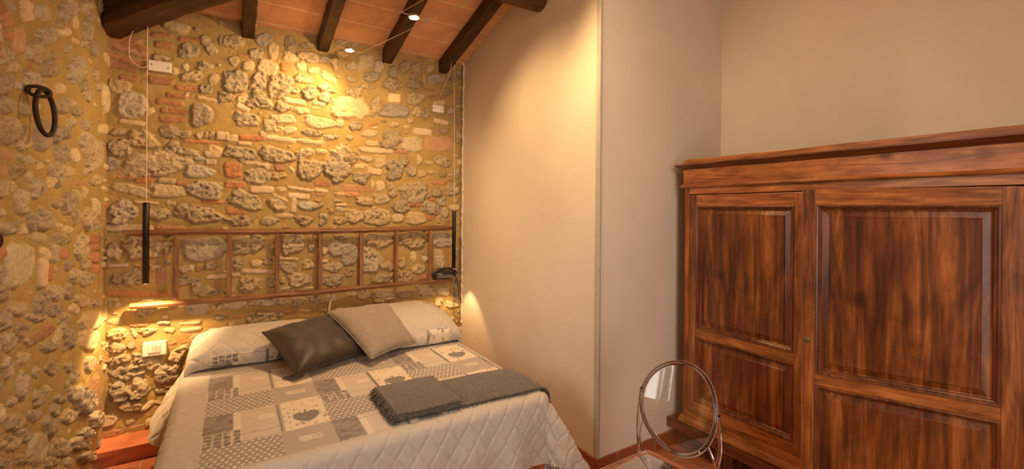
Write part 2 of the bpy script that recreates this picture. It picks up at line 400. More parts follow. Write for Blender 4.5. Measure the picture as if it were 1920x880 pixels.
BACK_STONES = parse("""r -146 2688 35 -52 -23 -24;r -57 2741 26 5 0 -39;b -405 2707 57 9 -1 -15;b -251 2707 61 8 -1 -17;b -393 2637 49 1 -2 -22;r -410 2550 43 3 -1 -22;s -328 2473 18 3 0 -22;s -271 2513 11 -22 -13 -12;r -257 2624 52 10 0 -49;r -158 2540 38 7 0 -30;r -231 2452 54 21 5 -32;s -113 2453 29 5 0 -38;b -403 2398 66 2 -2 -26;b -261 2368 69 2 -1 -19;b -321 2308 59 1 -1 -15;b -356 2258 73 0 -1 -18;b -332 2203 71 1 -1 -19;b -344 2146 71 5 0 -22;r -157 2381 35 5 0 -30;t -150 2309 59 -7 -2 -13;r -51 2335 33 5 0 -35;s -619 2331 50 -1 -5 -46;g -551 2221 68 9 0 -78;t -553 2100 65 -5 -2 -16;g -180 2191 62 7 0 -72;b -616 2655 102 -21 -4 -19;b -578 2606 108 -24 -4 -19;b -578 2571 108 -24 -4 -18;b -593 2512 102 -24 -5 -21;b -609 2459 85 -15 -4 -23;b -566 2389 49 5 -1 -20;s -459 2190 9 -18 -19 -17;s -264 2327 12 2 0 -15;r 16 2744 67 14 0 -51;g 201 2807 43 37 18 -31;b 70 2657 44 1 -1 -12;g 145 2691 42 8 0 -36;s 258 2729 32 6 0 -61;r 375 2802 41 8 0 -62;r 497 2819 50 10 0 -21;s 376 2703 55 0 -5 -34;r 514 2729 89 3 -4 -34;r 617 2731 40 8 0 -26;s 10 2610 26 22 13 -25;s 98 2586 38 7 0 -36;s 216 2595 65 -8 -13 -61;b 347 2627 41 7 0 -33;s 452 2650 31 5 0 -38;s 538 2631 39 7 0 -26;r 699 2703 28 23 23 -37;s 650 2590 59 -29 -13 -24;r 18 2454 67 11 1 -78;r 161 2461 47 -7 -15 -68;r 311 2476 73 11 1 -82;r 401 2449 30 5 0 -25;r 461 2550 72 -2 -4 -30;r 508 2456 47 7 0 -51;r 635 2501 52 -18 -13 -33;s 65 2343 34 5 0 -32;r -15 2340 26 4 0 -23;r 190 2337 61 -32 -19 -41;r 110 2318 27 4 0 -32;t 66 2280 40 -17 -7 -19;t 409 2371 75 -1 -2 -21;r 327 2314 54 -4 -5 -33;s 455 2305 49 -3 -4 -25;r 619 2430 46 -11 -11 -34;t 579 2377 47 -3 -2 -15;r 87 2195 82 -16 -9 -43;s 328 2227 81 5 -1 -31;s 581 2227 111 -4 -5 -39;s 735 2244 33 4 0 -35;s 234 2176 43 5 0 -37;s 819 2369 141 5 -6 -85;s 938 2773 62 11 0 -63;g 825 2717 39 7 0 -31;g 1046 2756 37 7 0 -50;r 1167 2722 43 7 0 -51;r 1267 2787 42 -16 -31 -59;s 1381 2807 40 7 0 -38;s 1503 2819 36 6 0 -27;r 988 2655 72 12 0 -41;r 826 2610 38 -1 -4 -22;r 1149 2617 71 11 0 -47;r 1356 2726 35 6 0 -29;s 1444 2712 18 3 0 -39;g 1561 2736 79 13 0 -39;r 1362 2650 70 11 0 -34;b 1495 2617 57 6 -1 -12;b 1568 2569 79 11 0 -15;t 1177 2501 54 4 -2 -40;r 1363 2525 75 10 0 -53;r 1021 2413 40 0 -10 -78;g 1189 2393 123 9 -3 -56;r 1384 2408 39 -17 -22 -40;r 1471 2404 31 4 0 -44;s 1590 2518 53 7 0 -22;r 1669 2633 43 6 0 -30;r 844 2506 64 -2 -6 -36;r 948 2567 57 1 -2 -18;r 1320 2328 34 4 0 -21;r 1180 2275 43 5 0 -23;r 863 2231 48 5 0 -31;r 1772 2796 33 6 0 -46;r 1706 2744 33 5 0 -25;r 1709 2463 33 4 0 -30;r 1787 2392 28 3 0 -36;r 1091 2298 23 3 0 -18;r -617 2033 35 3 0 -28;r -492 1992 65 -16 -10 -49;r -349 2060 59 6 0 -37;r -271 2050 27 3 0 -26;r -179 2051 40 4 0 -23;r -120 2060 16 2 0 -31;t -59 2059 36 1 -1 -29;b -179 2005 106 0 -1 -14;r -606 1926 55 17 7 -51;r -342 1962 25 -24 -22 -36;r -265 1934 75 -10 -3 -22;s -112 1942 48 4 0 -42;s -255 1886 23 2 0 -19;g -191 1891 28 2 0 -17;t -125 1872 32 -1 -1 -19;r -440 1845 154 10 1 -80;g -645 1828 29 2 0 -38;g -187 1800 74 -1 -2 -42;b -583 1740 40 -1 0 -11;b -490 1727 45 -1 -1 -20;t -370 1728 47 -1 -1 -18;b -287 1713 33 -1 -1 -15;s -547 1660 101 -32 -5 -28;s -352 1655 88 -3 -1 -40;r -152 1676 91 -7 -4 -57;t -478 1580 62 -2 0 -8;t -349 1578 26 -5 -2 -15;b -94 1589 74 -3 0 -12;r -587 1518 64 -14 -8 -66;r -409 1508 52 0 0 -40;r -194 1505 117 -20 -6 -56;r 55 1943 86 -11 -7 -47;t 1 2049 36 1 -1 -24;b 126 2064 86 5 0 -18;t 314 2074 102 -7 -2 -16;t 519 2071 93 -6 -2 -15;t 78 2020 41 1 0 -13;r 293 1949 122 -15 -7 -49;r 480 1979 58 27 12 -35;s 597 2001 40 3 0 -19;r 534 2141 70 -4 -3 -23;r 670 2119 49 5 0 -20;r 754 2000 80 6 1 -66;t 158 1875 90 -9 -2 -14;b 9 1822 53 3 0 -55;r 166 1795 84 4 0 -60;b 305 1859 31 2 0 -29;r 301 1793 47 2 0 -25;s 390 1847 17 -26 -9 -8;r 528 1863 83 29 18 -69;r 713 1856 79 -44 -37 -70;b 23 1717 63 -2 -1 -24;t 191 1687 77 -2 -1 -26;s 320 1691 37 -1 -1 -17;t 452 1699 95 -12 -1 -12;b 608 1747 60 -1 -1 -22;t 600 1691 48 -6 -2 -14;b 593 1661 36 -2 -1 -12;t 441 1644 76 -4 -1 -21;t 403 1568 19 -2 -4 -54;g 503 1569 70 -6 -2 -30;r 91 1604 87 -35 -16 -53;r 296 1588 60 -17 -12 -52;t 340 1489 59 0 0 -16;b 31 1525 63 -5 -1 -22;r 577 1570 45 18 6 -16;s 744 1665 42 1 0 -15;t 749 1581 46 1 0 -12;r 675 1524 16 0 0 -17;s 749 1542 42 0 0 -20;r 58 1458 81 0 0 -32;r 246 1457 65 0 0 -29;r 469 1455 58 0 0 -34;r 618 1463 28 0 0 -43;r 750 1454 46 0 0 -26;s 192 2103 21 2 0 -24;s 241 2144 36 4 0 -20;s 299 2146 36 4 0 -21;s 380 2146 41 4 0 -25;s 974 2180 63 6 0 -30;r 1153 2151 67 -18 -27 -77;s 988 2099 54 0 -2 -21;t 1436 2240 86 -3 -4 -29;s 1337 2120 88 -4 -8 -62;q 1593 2147 133 11 1 -64;t 1029 2043 141 1 -1 -22;b 1249 2044 68 2 -1 -13;r 822 1978 51 4 0 -53;s 953 1965 53 -6 -4 -23;s 1057 1953 55 4 0 -51;r 1183 1891 69 -14 -24 -92;r 1269 1972 39 3 0 -38;s 1408 1991 28 2 0 -39;r 1637 1991 85 -6 -6 -45;s 1500 1967 36 2 0 -17;s 901 1903 53 3 0 -17;t 1017 1864 58 -9 -5 -25;r 901 1804 70 -3 -3 -43;r 1339 1881 45 2 0 -38;s 1439 1867 38 2 0 -27;r 1521 1885 42 2 0 -20;r 1632 1876 32 2 0 -30;b 1591 1797 74 1 -1 -19;q 876 1717 121 -7 -2 -27;s 999 1749 13 0 0 -36;s 1068 1747 34 1 0 -41;r 1166 1722 36 11 18 -63;r 1365 1700 110 3 1 -91;r 1581 1706 48 1 0 -40;r 1742 1735 72 2 0 -56;s 1078 1632 60 -4 -3 -39;b 833 1667 51 -1 -1 -16;r 938 1615 66 -5 -3 -34;r 1243 1573 72 1 0 -47;b 1371 1589 60 1 0 -15;r 1524 1562 83 -10 -7 -51;r 1619 1617 48 1 0 -35;b 1534 1640 31 1 0 -15;s 1749 1569 50 0 0 -21;r 852 1489 65 0 0 -49;r 1038 1489 96 0 1 -69;s 1220 1474 48 0 0 -38;s 1392 1469 80 -7 -4 -53;b 1515 1474 42 0 0 -22;s 1657 1523 30 0 0 -45;s 1593 1458 19 0 0 -35;r 1645 2271 43 4 0 -25;r 1788 2229 28 3 1 -61;r 1774 1894 22 1 0 -51;t -565 1413 122 -2 0 -22;b -345 1412 79 -5 0 -15;r -634 1266 34 -1 0 -49;r -467 1273 115 -5 0 -65;g -162 1257 128 3 4 -72;t -617 1170 53 2 1 -9;t -522 1168 14 -1 0 -4;r -421 1144 37 -2 0 -20;r -277 1131 33 -2 0 -24;s -232 1132 15 -1 0 -17;b -192 1122 16 -1 0 -21;r -123 1137 38 -2 0 -21;t -78 1061 71 1 1 -15;r -619 1083 29 -2 0 -28;r -547 1084 49 -4 0 -52;q -392 1073 32 -2 0 -37;r -253 1047 54 5 3 -28;r -153 967 66 -6 0 -42;b -508 981 166 -19 0 -18;s -468 931 34 -3 0 -6;g -196 846 55 6 7 -45;r -70 840 48 3 3 -25;s -376 815 17 -2 0 -15;s -637 951 26 1 1 -11;r 114 1278 100 -4 0 -68;r 269 1236 25 -1 0 -29;r 394 1281 79 -3 1 -71;t 372 1165 67 -6 0 -9;r 40 1135 27 -2 0 -33;s 156 1144 38 -2 0 -24;r 234 1148 32 -2 0 -24;t 30 1066 27 0 1 -14;t 174 1081 105 -11 0 -14;r 123 994 59 -5 0 -48;r 373 1098 55 -14 -6 -36;r 510 1111 43 -3 0 -36;r 457 996 81 -6 0 -42;s 355 938 33 4 2 -11;s 519 928 35 -3 0 -11;r 532 1242 27 -1 0 -34;r 628 1212 24 -1 0 -35;r 686 1079 74 -5 0 -33;r 687 983 70 -5 0 -44;g 735 1225 79 -3 0 -53;r 751 1321 46 -1 0 -22;g 42 847 50 3 3 -28;r 207 850 77 4 4 -32;r 323 846 37 -4 0 -27;r 443 834 39 12 10 -31;r 559 839 36 -4 0 -21;r 680 827 45 -5 0 -26;t 145 768 31 -2 0 -7;b 49 760 33 -1 1 -10;r 298 750 40 -5 0 -18;b 374 758 36 7 3 -12;t 489 757 46 -5 0 -9;s 624 750 36 1 2 -17;s 689 708 33 -4 0 -11;r 739 733 33 -4 0 -20;r 256 991 22 -2 0 -33;r 329 1002 18 -1 0 -25;g 820 1182 64 -3 1 -80;r 1039 1287 114 -3 0 -55;r 821 1035 32 -2 0 -38;r 1004 1114 81 -4 1 -91;r 1119 1071 62 -26 -11 -30;r 1097 961 82 8 6 -35;r 1354 1277 124 -4 1 -62;s 1360 1133 29 -1 0 -48;r 1257 1081 36 -2 0 -45;s 1466 1108 31 -2 0 -22;r 1406 1020 60 6 6 -34;r 1287 956 54 -4 0 -48;g 1632 1269 96 -3 1 -65;s 1607 1091 45 -2 1 -84;r 926 838 57 -5 0 -41;r 1108 812 84 -8 0 -46;r 1279 805 58 -6 0 -28;r 1489 814 77 -7 0 -37;s 1647 800 59 -5 0 -35;r 1600 705 37 9 12 -32;s 1735 666 60 -11 -2 -25;r 839 855 43 -4 0 -22;b 1447 944 41 -3 0 -22;s 1628 583 43 -5 0 -30;r 1764 1144 33 -1 0 -51;s 1767 850 33 -3 0 -30;s -632 809 38 -5 0 -18;b -514 774 46 -6 0 -9;t -382 773 35 -5 0 -10;t -233 750 61 -3 1 -9;r -616 729 44 2 3 -31;r -461 719 37 3 3 -22;s -535 722 8 4 12 -34;s -346 716 29 -4 0 -16;t -230 704 61 0 1 -13;r -619 640 35 -6 0 -31;r -547 641 21 -3 0 -18;r -612 561 58 6 5 -31;r -513 556 25 -4 0 -30;r -454 505 53 -10 0 -40;r -561 466 78 -6 3 -44;r -357 423 69 10 13 -62;R -605 353 51 -11 0 -59;R -502 363 43 -9 0 -60;R -539 256 55 -12 0 -32;r -389 315 38 -1 2 -19;s -458 241 35 18 7 -17;s -401 245 19 -4 0 -11;r -299 544 45 40 19 -32;s -634 215 21 -5 0 -11;r -205 646 27 15 10 -23;s -350 331 20 -4 0 -12""")
LEFT_STONES = parse("""s 2199 2135 30 12 16 -33;s 2438 2301 39 17 19 -33;s 2627 2358 72 26 1 -33;r 2893 2466 70 26 1 -37;r 3030 2536 67 25 1 -43;s 3077 2480 32 11 1 -33;r 3299 2639 108 41 1 -36;r 2703 2288 111 36 1 -37;s 2906 2376 71 24 1 -22;r 2546 2169 81 24 1 -40;q 2395 2170 54 17 1 -45;b 2274 2207 48 29 34 -12;b 2275 2151 53 9 -11 -17;r 2282 2082 62 18 0 -26;s 2341 2055 36 10 0 -19;r 2959 2310 47 14 1 -19;r 2723 2157 95 25 1 -32;b 2490 2103 25 7 0 -13;r 2527 2057 72 18 1 -27;r 2245 1974 65 15 1 -35;r 3107 2232 130 33 1 -41;r 3303 2509 81 27 1 -47;s 2873 2097 69 15 1 -22;r 3341 2166 76 16 1 -33;r 2895 2021 120 23 1 -31;r 3020 2064 66 13 1 -20;r 3113 2035 83 15 1 -20;r 2279 1907 68 13 1 -28;r 2610 2044 39 9 1 -22;s 3717 2229 71 15 3 -83;r 3226 2419 64 20 1 -19;r 3153 2299 85 24 1 -31;r 2766 2222 36 10 0 -18;r 3418 2456 66 20 1 -38;r 2452 1920 40 7 0 -23;b 2195 2075 26 8 0 -27;b 2186 2019 15 4 0 -27;r 2846 2393 58 20 1 -24;b 2219 2228 40 21 17 -13;q 2513 2340 29 11 1 -26;r 3232 2200 64 15 1 -32;r 3513 2328 62 16 1 -31;r 3579 2272 65 15 1 -24;r 3355 2608 70 25 1 -29;r 2340 1816 102 15 1 -36;r 2442 1795 73 9 0 -23;g 2646 1848 89 12 1 -59;r 2821 1878 56 8 1 -36;r 2959 1904 58 8 1 -27;r 2900 1801 110 11 1 -44;s 3095 1808 70 7 1 -30;r 3437 1857 178 18 3 -95;s 3689 2032 122 18 1 -29;q 2260 1730 87 2 -7 -19;s 2534 1734 48 -2 -11 -12;s 2618 1716 39 3 0 -13;r 2379 1683 56 4 1 -25;q 2262 1670 42 3 0 -18;s 2492 1664 42 2 0 -22;r 2268 1609 53 2 0 -26;r 2588 1626 69 3 1 -36;r 2844 1691 96 6 1 -46;s 2744 1655 40 2 1 -24;s 2986 1719 81 5 1 -26;r 3533 1709 112 -4 -37 -28;b 3171 1669 91 0 -6 -10;s 3113 1605 65 1 1 -29;s 3262 1630 37 1 1 -29;r 2420 1564 55 1 1 -43;r 2828 1568 61 1 1 -23;r 2990 1569 92 1 1 -49;s 2237 1527 30 0 0 -13;r 2688 1497 92 -2 1 -40;r 2532 1490 47 -1 1 -32;s 2850 1463 66 -6 -4 -8;r 2311 1471 76 -3 0 -22;r 3128 1495 66 -1 1 -38;r 3333 1484 90 -2 2 -52;s 3523 1543 71 0 2 -47;s 2222 1479 24 -1 0 -14;s 2993 1432 70 -3 0 -18;s 2449 1461 27 -1 0 -21;r 3542 1448 63 -2 1 -28;r 2315 1851 59 9 0 -19;r 3318 1999 96 15 1 -26;r 3215 1898 51 6 1 -25;r 3023 1966 66 11 1 -20;r 2205 1806 21 3 0 -27;b 2194 1579 13 0 0 -23;b 2245 1381 52 8 19 -16;s 2405 1327 114 -20 -34 -76;r 2241 1317 32 -4 1 -37;s 2593 1422 85 -5 0 -15;r 2871 1397 128 -8 1 -25;s 2787 1342 42 -4 1 -42;s 2678 1343 50 -4 1 -29;t 2640 1267 45 -6 1 -59;b 2727 1256 39 -5 1 -35;b 2912 1328 76 -7 1 -24;r 3218 1330 109 -8 2 -68;b 3498 1360 124 -7 1 -27;b 3499 1313 124 -9 1 -20;b 3501 1254 124 -12 1 -29;b 3519 1185 110 -13 1 -24;r 3009 1257 66 -7 1 -20;r 3112 1195 89 -11 1 -34;r 3316 1154 109 -15 1 -41;r 3313 1235 82 -9 1 -26;r 2281 1241 31 -5 1 -28;r 2820 1160 85 -14 1 -34;r 3001 1131 60 -10 1 -36;r 2402 1163 90 -17 1 -25;r 2638 1144 62 -17 -34 -40;r 2600 1089 101 -21 0 -19;s 3093 1031 70 -13 1 -24;r 2785 1081 50 -10 1 -24;r 2941 1006 48 -10 1 -39;b 2634 1010 157 1 28 -21;r 2260 1151 72 -15 1 -30;r 2417 1077 49 -11 1 -36;r 3029 888 72 -18 1 -50;s 3407 899 182 -39 2 -57;s 3382 799 201 -50 1 -49;r 2307 1064 64 -16 1 -29;s 2834 949 32 -12 -38 -25;r 2735 932 96 -25 0 -21;r 3266 1038 112 -20 1 -31;r 3557 978 72 -13 1 -24;r 2219 1064 19 -5 0 -18;r 2499 1016 35 -9 0 -11;r 2297 976 37 -11 1 -38;s 2445 967 57 -16 0 -21;r 2448 859 57 -19 1 -49;r 2773 827 77 -23 1 -27;r 2575 871 34 -11 0 -22;r 3033 754 72 -22 1 -25;r 3126 678 66 -21 1 -28;s 3415 654 102 -30 1 -38;q 3558 429 120 -43 3 -101;R 3255 507 138 -50 2 -69;r 3105 596 76 -27 1 -38;s 2228 836 45 -18 1 -39;r 2386 740 82 -33 1 -35;r 2624 743 59 -22 1 -31;r 2890 647 65 -23 1 -21;r 2833 619 71 -27 1 -25;r 3040 506 112 -44 1 -34;r 2761 569 76 -32 1 -36;s 2613 542 87 -48 -45 -41;r 2465 661 75 -32 0 -24;r 2326 692 65 -29 1 -27;r 2876 421 138 -63 1 -41;R 3160 312 104 -47 1 -32;R 3516 294 102 -41 1 -48;R 3260 325 99 -42 1 -27;s 3002 299 60 -29 1 -25;r 2270 646 53 -26 0 -18;r 2440 579 50 -24 0 -18;s 2705 755 39 -13 0 -16;b 2232 908 26 -1 14 -13;R 3264 194 99 -47 1 -27;r 3371 210 78 -35 1 -21;r 2783 404 68 -33 1 -26;r 2347 834 36 -13 0 -15;r 2265 920 28 -9 0 -12;r 2549 706 44 -17 0 -22;r 3492 78 123 -59 1 -20""")
us = np.arange(XL-.03, XS+.02, .0062); vs = np.arange(0, 3.0, .0064)
U, V, H, col = masonry(us, vs, BACK_STONES, 3, 4500)
# the foot of the wall spreads out a little towards the brick step
foot = .05*sstep(.34, .10, V)*sstep(.4, -.1, U)
wb = wall_mesh('wall_back', (U, YS-H-foot, V), col)
# left wall: fine where the photo sees it, coarse behind the camera
WY0, WY1, WZ0, WZ1 = .80, 1.84, .92, 2.22          # window opening
ys = np.concatenate([np.arange(YB, WY0, .03), np.linspace(WY0, WY1, 14), np.arange(WY1+.012, YS+.03, .0062)])
zs = np.concatenate([np.arange(0, 3.9, .0066)])
zs[np.argmin(abs(zs-WZ0))] = WZ0; zs[np.argmin(abs(zs-WZ1))] = WZ1
U, V, H, col = masonry(ys, zs, LEFT_STONES, 11, 3600, .8)
edge = sstep(WY1+.10, WY1, U)*sstep(WY0-.1, WY0, U)*sstep(WZ0-.1, WZ0, V)*sstep(WZ1+.1, WZ1, V)
H = H*(1-edge)
wl = wall_mesh('wall_left', (XL+H, U, V), col, keep=lambda c: (WY0 < c.y < WY1 and WZ0 < c.z < WZ1) or c.z > roof(c.x, c.y)+.05)
rv = BM()
box(rv, XL-.34, XL+.004, WY0-.06, WY0, WZ0-.06, WZ1+.06); box(rv, XL-.34, XL+.004, WY1, WY1+.06, WZ0-.06, WZ1+.06)
box(rv, XL-.34, XL+.004, WY0, WY1, WZ0-.06, WZ0); box(rv, XL-.34, XL+.004, WY0, WY1, WZ1, WZ1+.06)
obj('window_reveal', rv, M['plaster'], wl)
bk = BM()   # the body of the wall behind its stone face (so no daylight leaks in)
for a in ((YB-.1, WY0-.06, -.05, 3.9), (WY1+.06, 4.0, -.05, 3.9), (WY0-.06, WY1+.06, -.05, WZ0-.06), (WY0-.06, WY1+.06, WZ1+.06, 3.9)):
    box(bk, XL-.34, XL-.02, *a)
obj('wall_core', bk, M['cement'], wl)
bk = BM(); box(bk, XL-.34, XW+.2, YS+.02, YS+.3, -.05, 3.9); obj('wall_core', bk, M['cement'], wb)

# ------------------------------------------------------------------ plaster walls, floor, ceiling
def struct(name, bm, m, parent=None):
    o = obj(name, bm, m, parent)
    if not parent: tag(o, kind='structure')
    return o
b = BM(); box(b, XS, XW+.2, YJ, YS+.02, 0, 4.4); struct('wall_alcove', b, M['plaster'])
b = BM(); box(b, XW, XW+.2, YB-.1, YJ, 0, 5.2); struct('wall_right', b, M['plaster'])
FX0, FX1, FZ0, FZ1 = .15, 1.45, .25, 2.25          # unseen glazed opening added behind the camera for daylight fill
b = BM(); box(b, XL-.34, FX0, YB-.2, YB, 0, 5.2); box(b, FX1, XW+.2, YB-.2, YB, 0, 5.2); box(b, FX0, FX1, YB-.2, YB, 0, FZ0); box(b, FX0, FX1, YB-.2, YB, FZ1, 5.2); struct('wall_front', b, M['plaster'])
fw = bpy.data.objects.new('fill_window', None); C.objects.link(fw); fw.location = ((FX0+FX1)/2, YB-.12, FZ0); fw['kind'] = 'structure'
for s in (-1, 1):
    b = BM(); c = s*(FX1-FX0)/4; hw = (FX1-FX0)/4-.004; hh = FZ1-FZ0
    for a in ((c-hw, c-hw+.07, 0, hh), (c+hw-.07, c+hw, 0, hh), (c-hw+.07, c+hw-.07, 0, .08), (c-hw+.07, c+hw-.07, hh-.07, hh)):
        box(b, a[0], a[1], -.025, .025, a[2], a[3], .004)
    f = obj('window_frame', b, M['wall_white'], fw)
    b = BM(); box(b, c-hw+.06, c+hw-.06, -.003, .003, .07, hh-.06); obj('pane', b, M['pane'], f)
b = BM(); box(b, XL-.34, XW+.2, YB-.2, YS+.3, -.12, 0); struct('floor', b, M['floor'])
# plaster lip that runs up the corner between the stone wall and the plaster wall
b = BM(); rr = random.Random(4)
pts = [(XS-.004-rr.random()*.006, YS-.030-rr.random()*.018, z) for z in np.arange(.5, 2.94, .03)]
tube(b, pts, [.007+rr.random()*.006 for _ in pts], 6); struct('trim_1', b, M['plaster'])
# metal corner bead on the outer corner of the alcove
b = BM(); prism(b, [(XS-.003, YJ+.026), (XS-.003, YJ+.004), (XS+.003, YJ-.003), (XS+.019, YJ-.003), (XS+.019, YJ+.001), (XS+.001, YJ+.001), (XS+.001, YJ+.026)], 'z', .10, 3.35)
struct('trim_2', b, M['trim_metal'])
def hipsurf(off):
    bm = BM()
    def q(pts): bm.faces.new([bm.verts.new((x, y, roof(x, y)+off)) for x, y in pts])
    L = XL-.34; hx = lambda y: XL+(YS-y)
    y0 = YB-.2; xe = XW+.2; ye = YS+.28
    c0 = (XL-(ye-YS), ye)                   # hip line passes (XL,YS)
    y1 = YS-(xe-XL)                         # hip reaches the right wall
    top = bm.verts.new((*c0, EAVE+SLOPE*(YS-ye)+off)); r1 = bm.verts.new((xe, ye, EAVE+SLOPE*(YS-ye)+off))
    r2 = bm.verts.new((xe, y1, EAVE+SLOPE*(YS-y1)+off)); l2 = bm.verts.new((c0[0], y1, EAVE+SLOPE*(c0[0]-XL)+off))
    bm.faces.new((top, r1, r2)); bm.faces.new((top, r2, l2))
    l3 = bm.verts.new((c0[0], y0, EAVE+SLOPE*(c0[0]-XL)+off)); r3 = bm.verts.new((xe, y0, EAVE+SLOPE*(xe-XL)+off))
    bm.faces.new((l2, r2, r3, l3)); return bm
b = hipsurf(0)
r = bmesh.ops.extrude_face_region(b, geom=b.faces[:]); bmesh.ops.translate(b, verts=[e for e in r['geom'] if isinstance(e, bmesh.types.BMVert)], vec=(0, 0, .12))
bmesh.ops.recalc_face_normals(b, faces=b.faces[:])
cl = struct('ceiling', b, M['ceil'])
for n in M['ceil'].node_tree.nodes:
    if n.type == 'MAPPING' and not n.inputs['Scale'].is_linked and n.outputs[0].links and n.outputs[0].links[0].to_node.type == 'TEX_BRICK':
        n.inputs['Location'].default_value = (-.095+.512*2, -3.515+.225*16, 0)
for n in M['ceil'].node_tree.nodes:
    if n.type == 'TEX_BRICK': n.inputs['Row Height'].default_value = .225
# skirting
b = BM(); box(b, XS-.014, XS+.001, YJ-.014, YS, 0, .090, .003); struct('baseboard_alcove', b, M['skirt'])
b = BM(); box(b, XS-.014, XW, YJ-.014, YJ+.001, 0, .092, .003); struct('baseboard_back', b, M['skirt'])
b = BM(); box(b, XW-.014, XW+.001, YB, YJ-.014, 0, .092, .003); struct('baseboard_right', b, M['skirt'])

# ------------------------------------------------------------------ roof timbers
def rafter(x, y_end, wdt=.085, hgt=.115, label=''):
    o = thing('rafter', (x, YS, EAVE), label, 'roof beam', 'rafters under the terracotta ceiling')
    b = BM(); n = 24; rr = random.Random(int(x*100)); y = YS-.015; pr = []
    for i in range(n+1):
        yy = YS+.03 + (y_end-YS-.03)*i/n; zt = EAVE+SLOPE*(YS-yy)+.004
        w = wdt/2+rr.uniform(-.002, .002); dz = rr.uniform(-.002, .002)
        pr.append([b.verts.new((x+sx*w+rr.uniform(-.001, .001)-x, yy-YS, zt-EAVE-h_)) for sx, h_ in ((-1, 0), (-1, hgt-.012+dz), (-.82, hgt+dz), (.82, hgt+dz), (1, hgt-.012+dz), (1, 0))])
    for i in range(n):
        for k in range(6): b.faces.new((pr[i][k], pr[i][(k+1) % 6], pr[i+1][(k+1) % 6], pr[i+1][k]))
    b.faces.new(pr[0]); b.faces.new(pr[-1][::-1]); bmesh.ops.recalc_face_normals(b, faces=b.faces[:])
    obj('timber', b, M['rafter'], o); return o
rafter(.095, 3.07, label='short dark rafter nearest the big hip beam above the stone wall')
rafter(.605, 2.56, label='dark rafter whose wall end touches the start of the lamp cables')
rafter(1.115, 2.05, label='dark rafter crossing behind the second cable spotlight')
rafter(1.625, 1.55, label='dark rafter closest to the plaster wall, with the pendant hook')
# hip beam
def beam(name, p0, p1, w, h, label):
    d = (Vector(p1)-Vector(p0)); L = d.length; d.normalize(); s = d.cross(Vector((0, 0, 1))).normalized(); u = s.cross(d)
    o = thing(name, p0, label, 'roof beam'); o.rotation_mode = 'QUATERNION'; o.rotation_quaternion = Matrix((d, -s, u)).transposed().to_quaternion()
    b = BM(); rr = random.Random(9); n = 40; rings = []
    prof = [(-.5, -.32), (-.40, -.5), (.40, -.5), (.5, -.36), (.5, .5), (-.5, .5)]
    for i in range(n+1):
        t = L*i/n
        rings.append([b.verts.new((t, py*w+.006*math.sin(t*5+k)+rr.uniform(-.003, .003), pz*h+.005*math.sin(t*4+k*2)+rr.uniform(-.003, .003))) for k, (py, pz) in enumerate(prof)])
    for i in range(n):
        for k in range(len(prof)): b.faces.new((rings[i][k], rings[i][(k+1) % 6], rings[i+1][(k+1) % 6], rings[i+1][k]))
    b.faces.new(rings[0]); b.faces.new(rings[-1][::-1]); bmesh.ops.recalc_face_normals(b, faces=b.faces[:])
    obj('timber', b, M['beam'], o); return o
hd = Vector((1, -1, .26*1.0)).normalized()
hp = Vector((-.506, 3.70, 2.66)) + Vector((-.07, -.07, .11))
beam('hip_beam', hp-hd*.35, hp+hd*3.3, .20, .21, 'massive dark diagonal hip beam above the left stone corner')
# round purlin that enters the plaster wall
pl = thing('purlin_log', (XS+.03, 2.53, 3.022), 'round dark log beam whose end enters the plaster wall', 'roof beam')
b = BM(); rr = random.Random(2)
tube(b, [(-2.0+i*.1, .01*math.sin(i*.7), .008*math.sin(i)) for i in range(22)], [.086+.003*math.sin(i*1.3) for i in range(20)]+[.086, .086], 20)
obj('timber', b, M['beam'], pl)

# ------------------------------------------------------------------ brick step and sill at the foot of the stone wall
st_ = thing('brick_step', (XL, 3.52, 0), 'low terracotta step along the foot of the stone wall, left of the bed', 'step')
b = BM(); box(b, XL-XL+.0, XS-XL-.016, .012, .30, .0, .058); obj('riser', b, M['brickstep'], st_)
b = BM(); xx = 0
while xx < 2.4:
    w_ = min(.33, 2.48-xx); box(b, xx+.003, xx+w_-.003, -.004, .262, .058, .095, .006); xx += .33
obj('tread', b, M['brickstep'], st_)
b = BM(); box(b, .01, XS-XL-.016, .212, .275, .095, .135, .008); obj('stone_sill', b, M['cement'], st_)

# ------------------------------------------------------------------ window (left wall, behind the picture's left edge)
wn = thing('window_1', (XL-.2, (WY0+WY1)/2, WZ0), None, None); wn['kind'] = 'structure'
for s in (-1, 1):
    b = BM(); x = -.02; c = s*(WY1-WY0)/4; hw = (WY1-WY0)/4-.004; hh = WZ1-WZ0
    for a in ((c-hw, c-hw+.06, 0, hh), (c+hw-.06, c+hw, 0, hh), (c-hw+.06, c+hw-.06, 0, .06), (c-hw+.06, c+hw-.06, hh-.06, hh), (c-hw+.06, c+hw-.06, hh*.5-.015, hh*.5+.015)):
        box(b, x, x+.05, *a, .004)
    f = obj('window_frame', b, M['wall_white'], wn)
    b = BM(); box(b, x+.02, x+.026, c-hw+.05, c+hw-.05, .05, hh-.05); obj('pane', b, M['pane'], f)
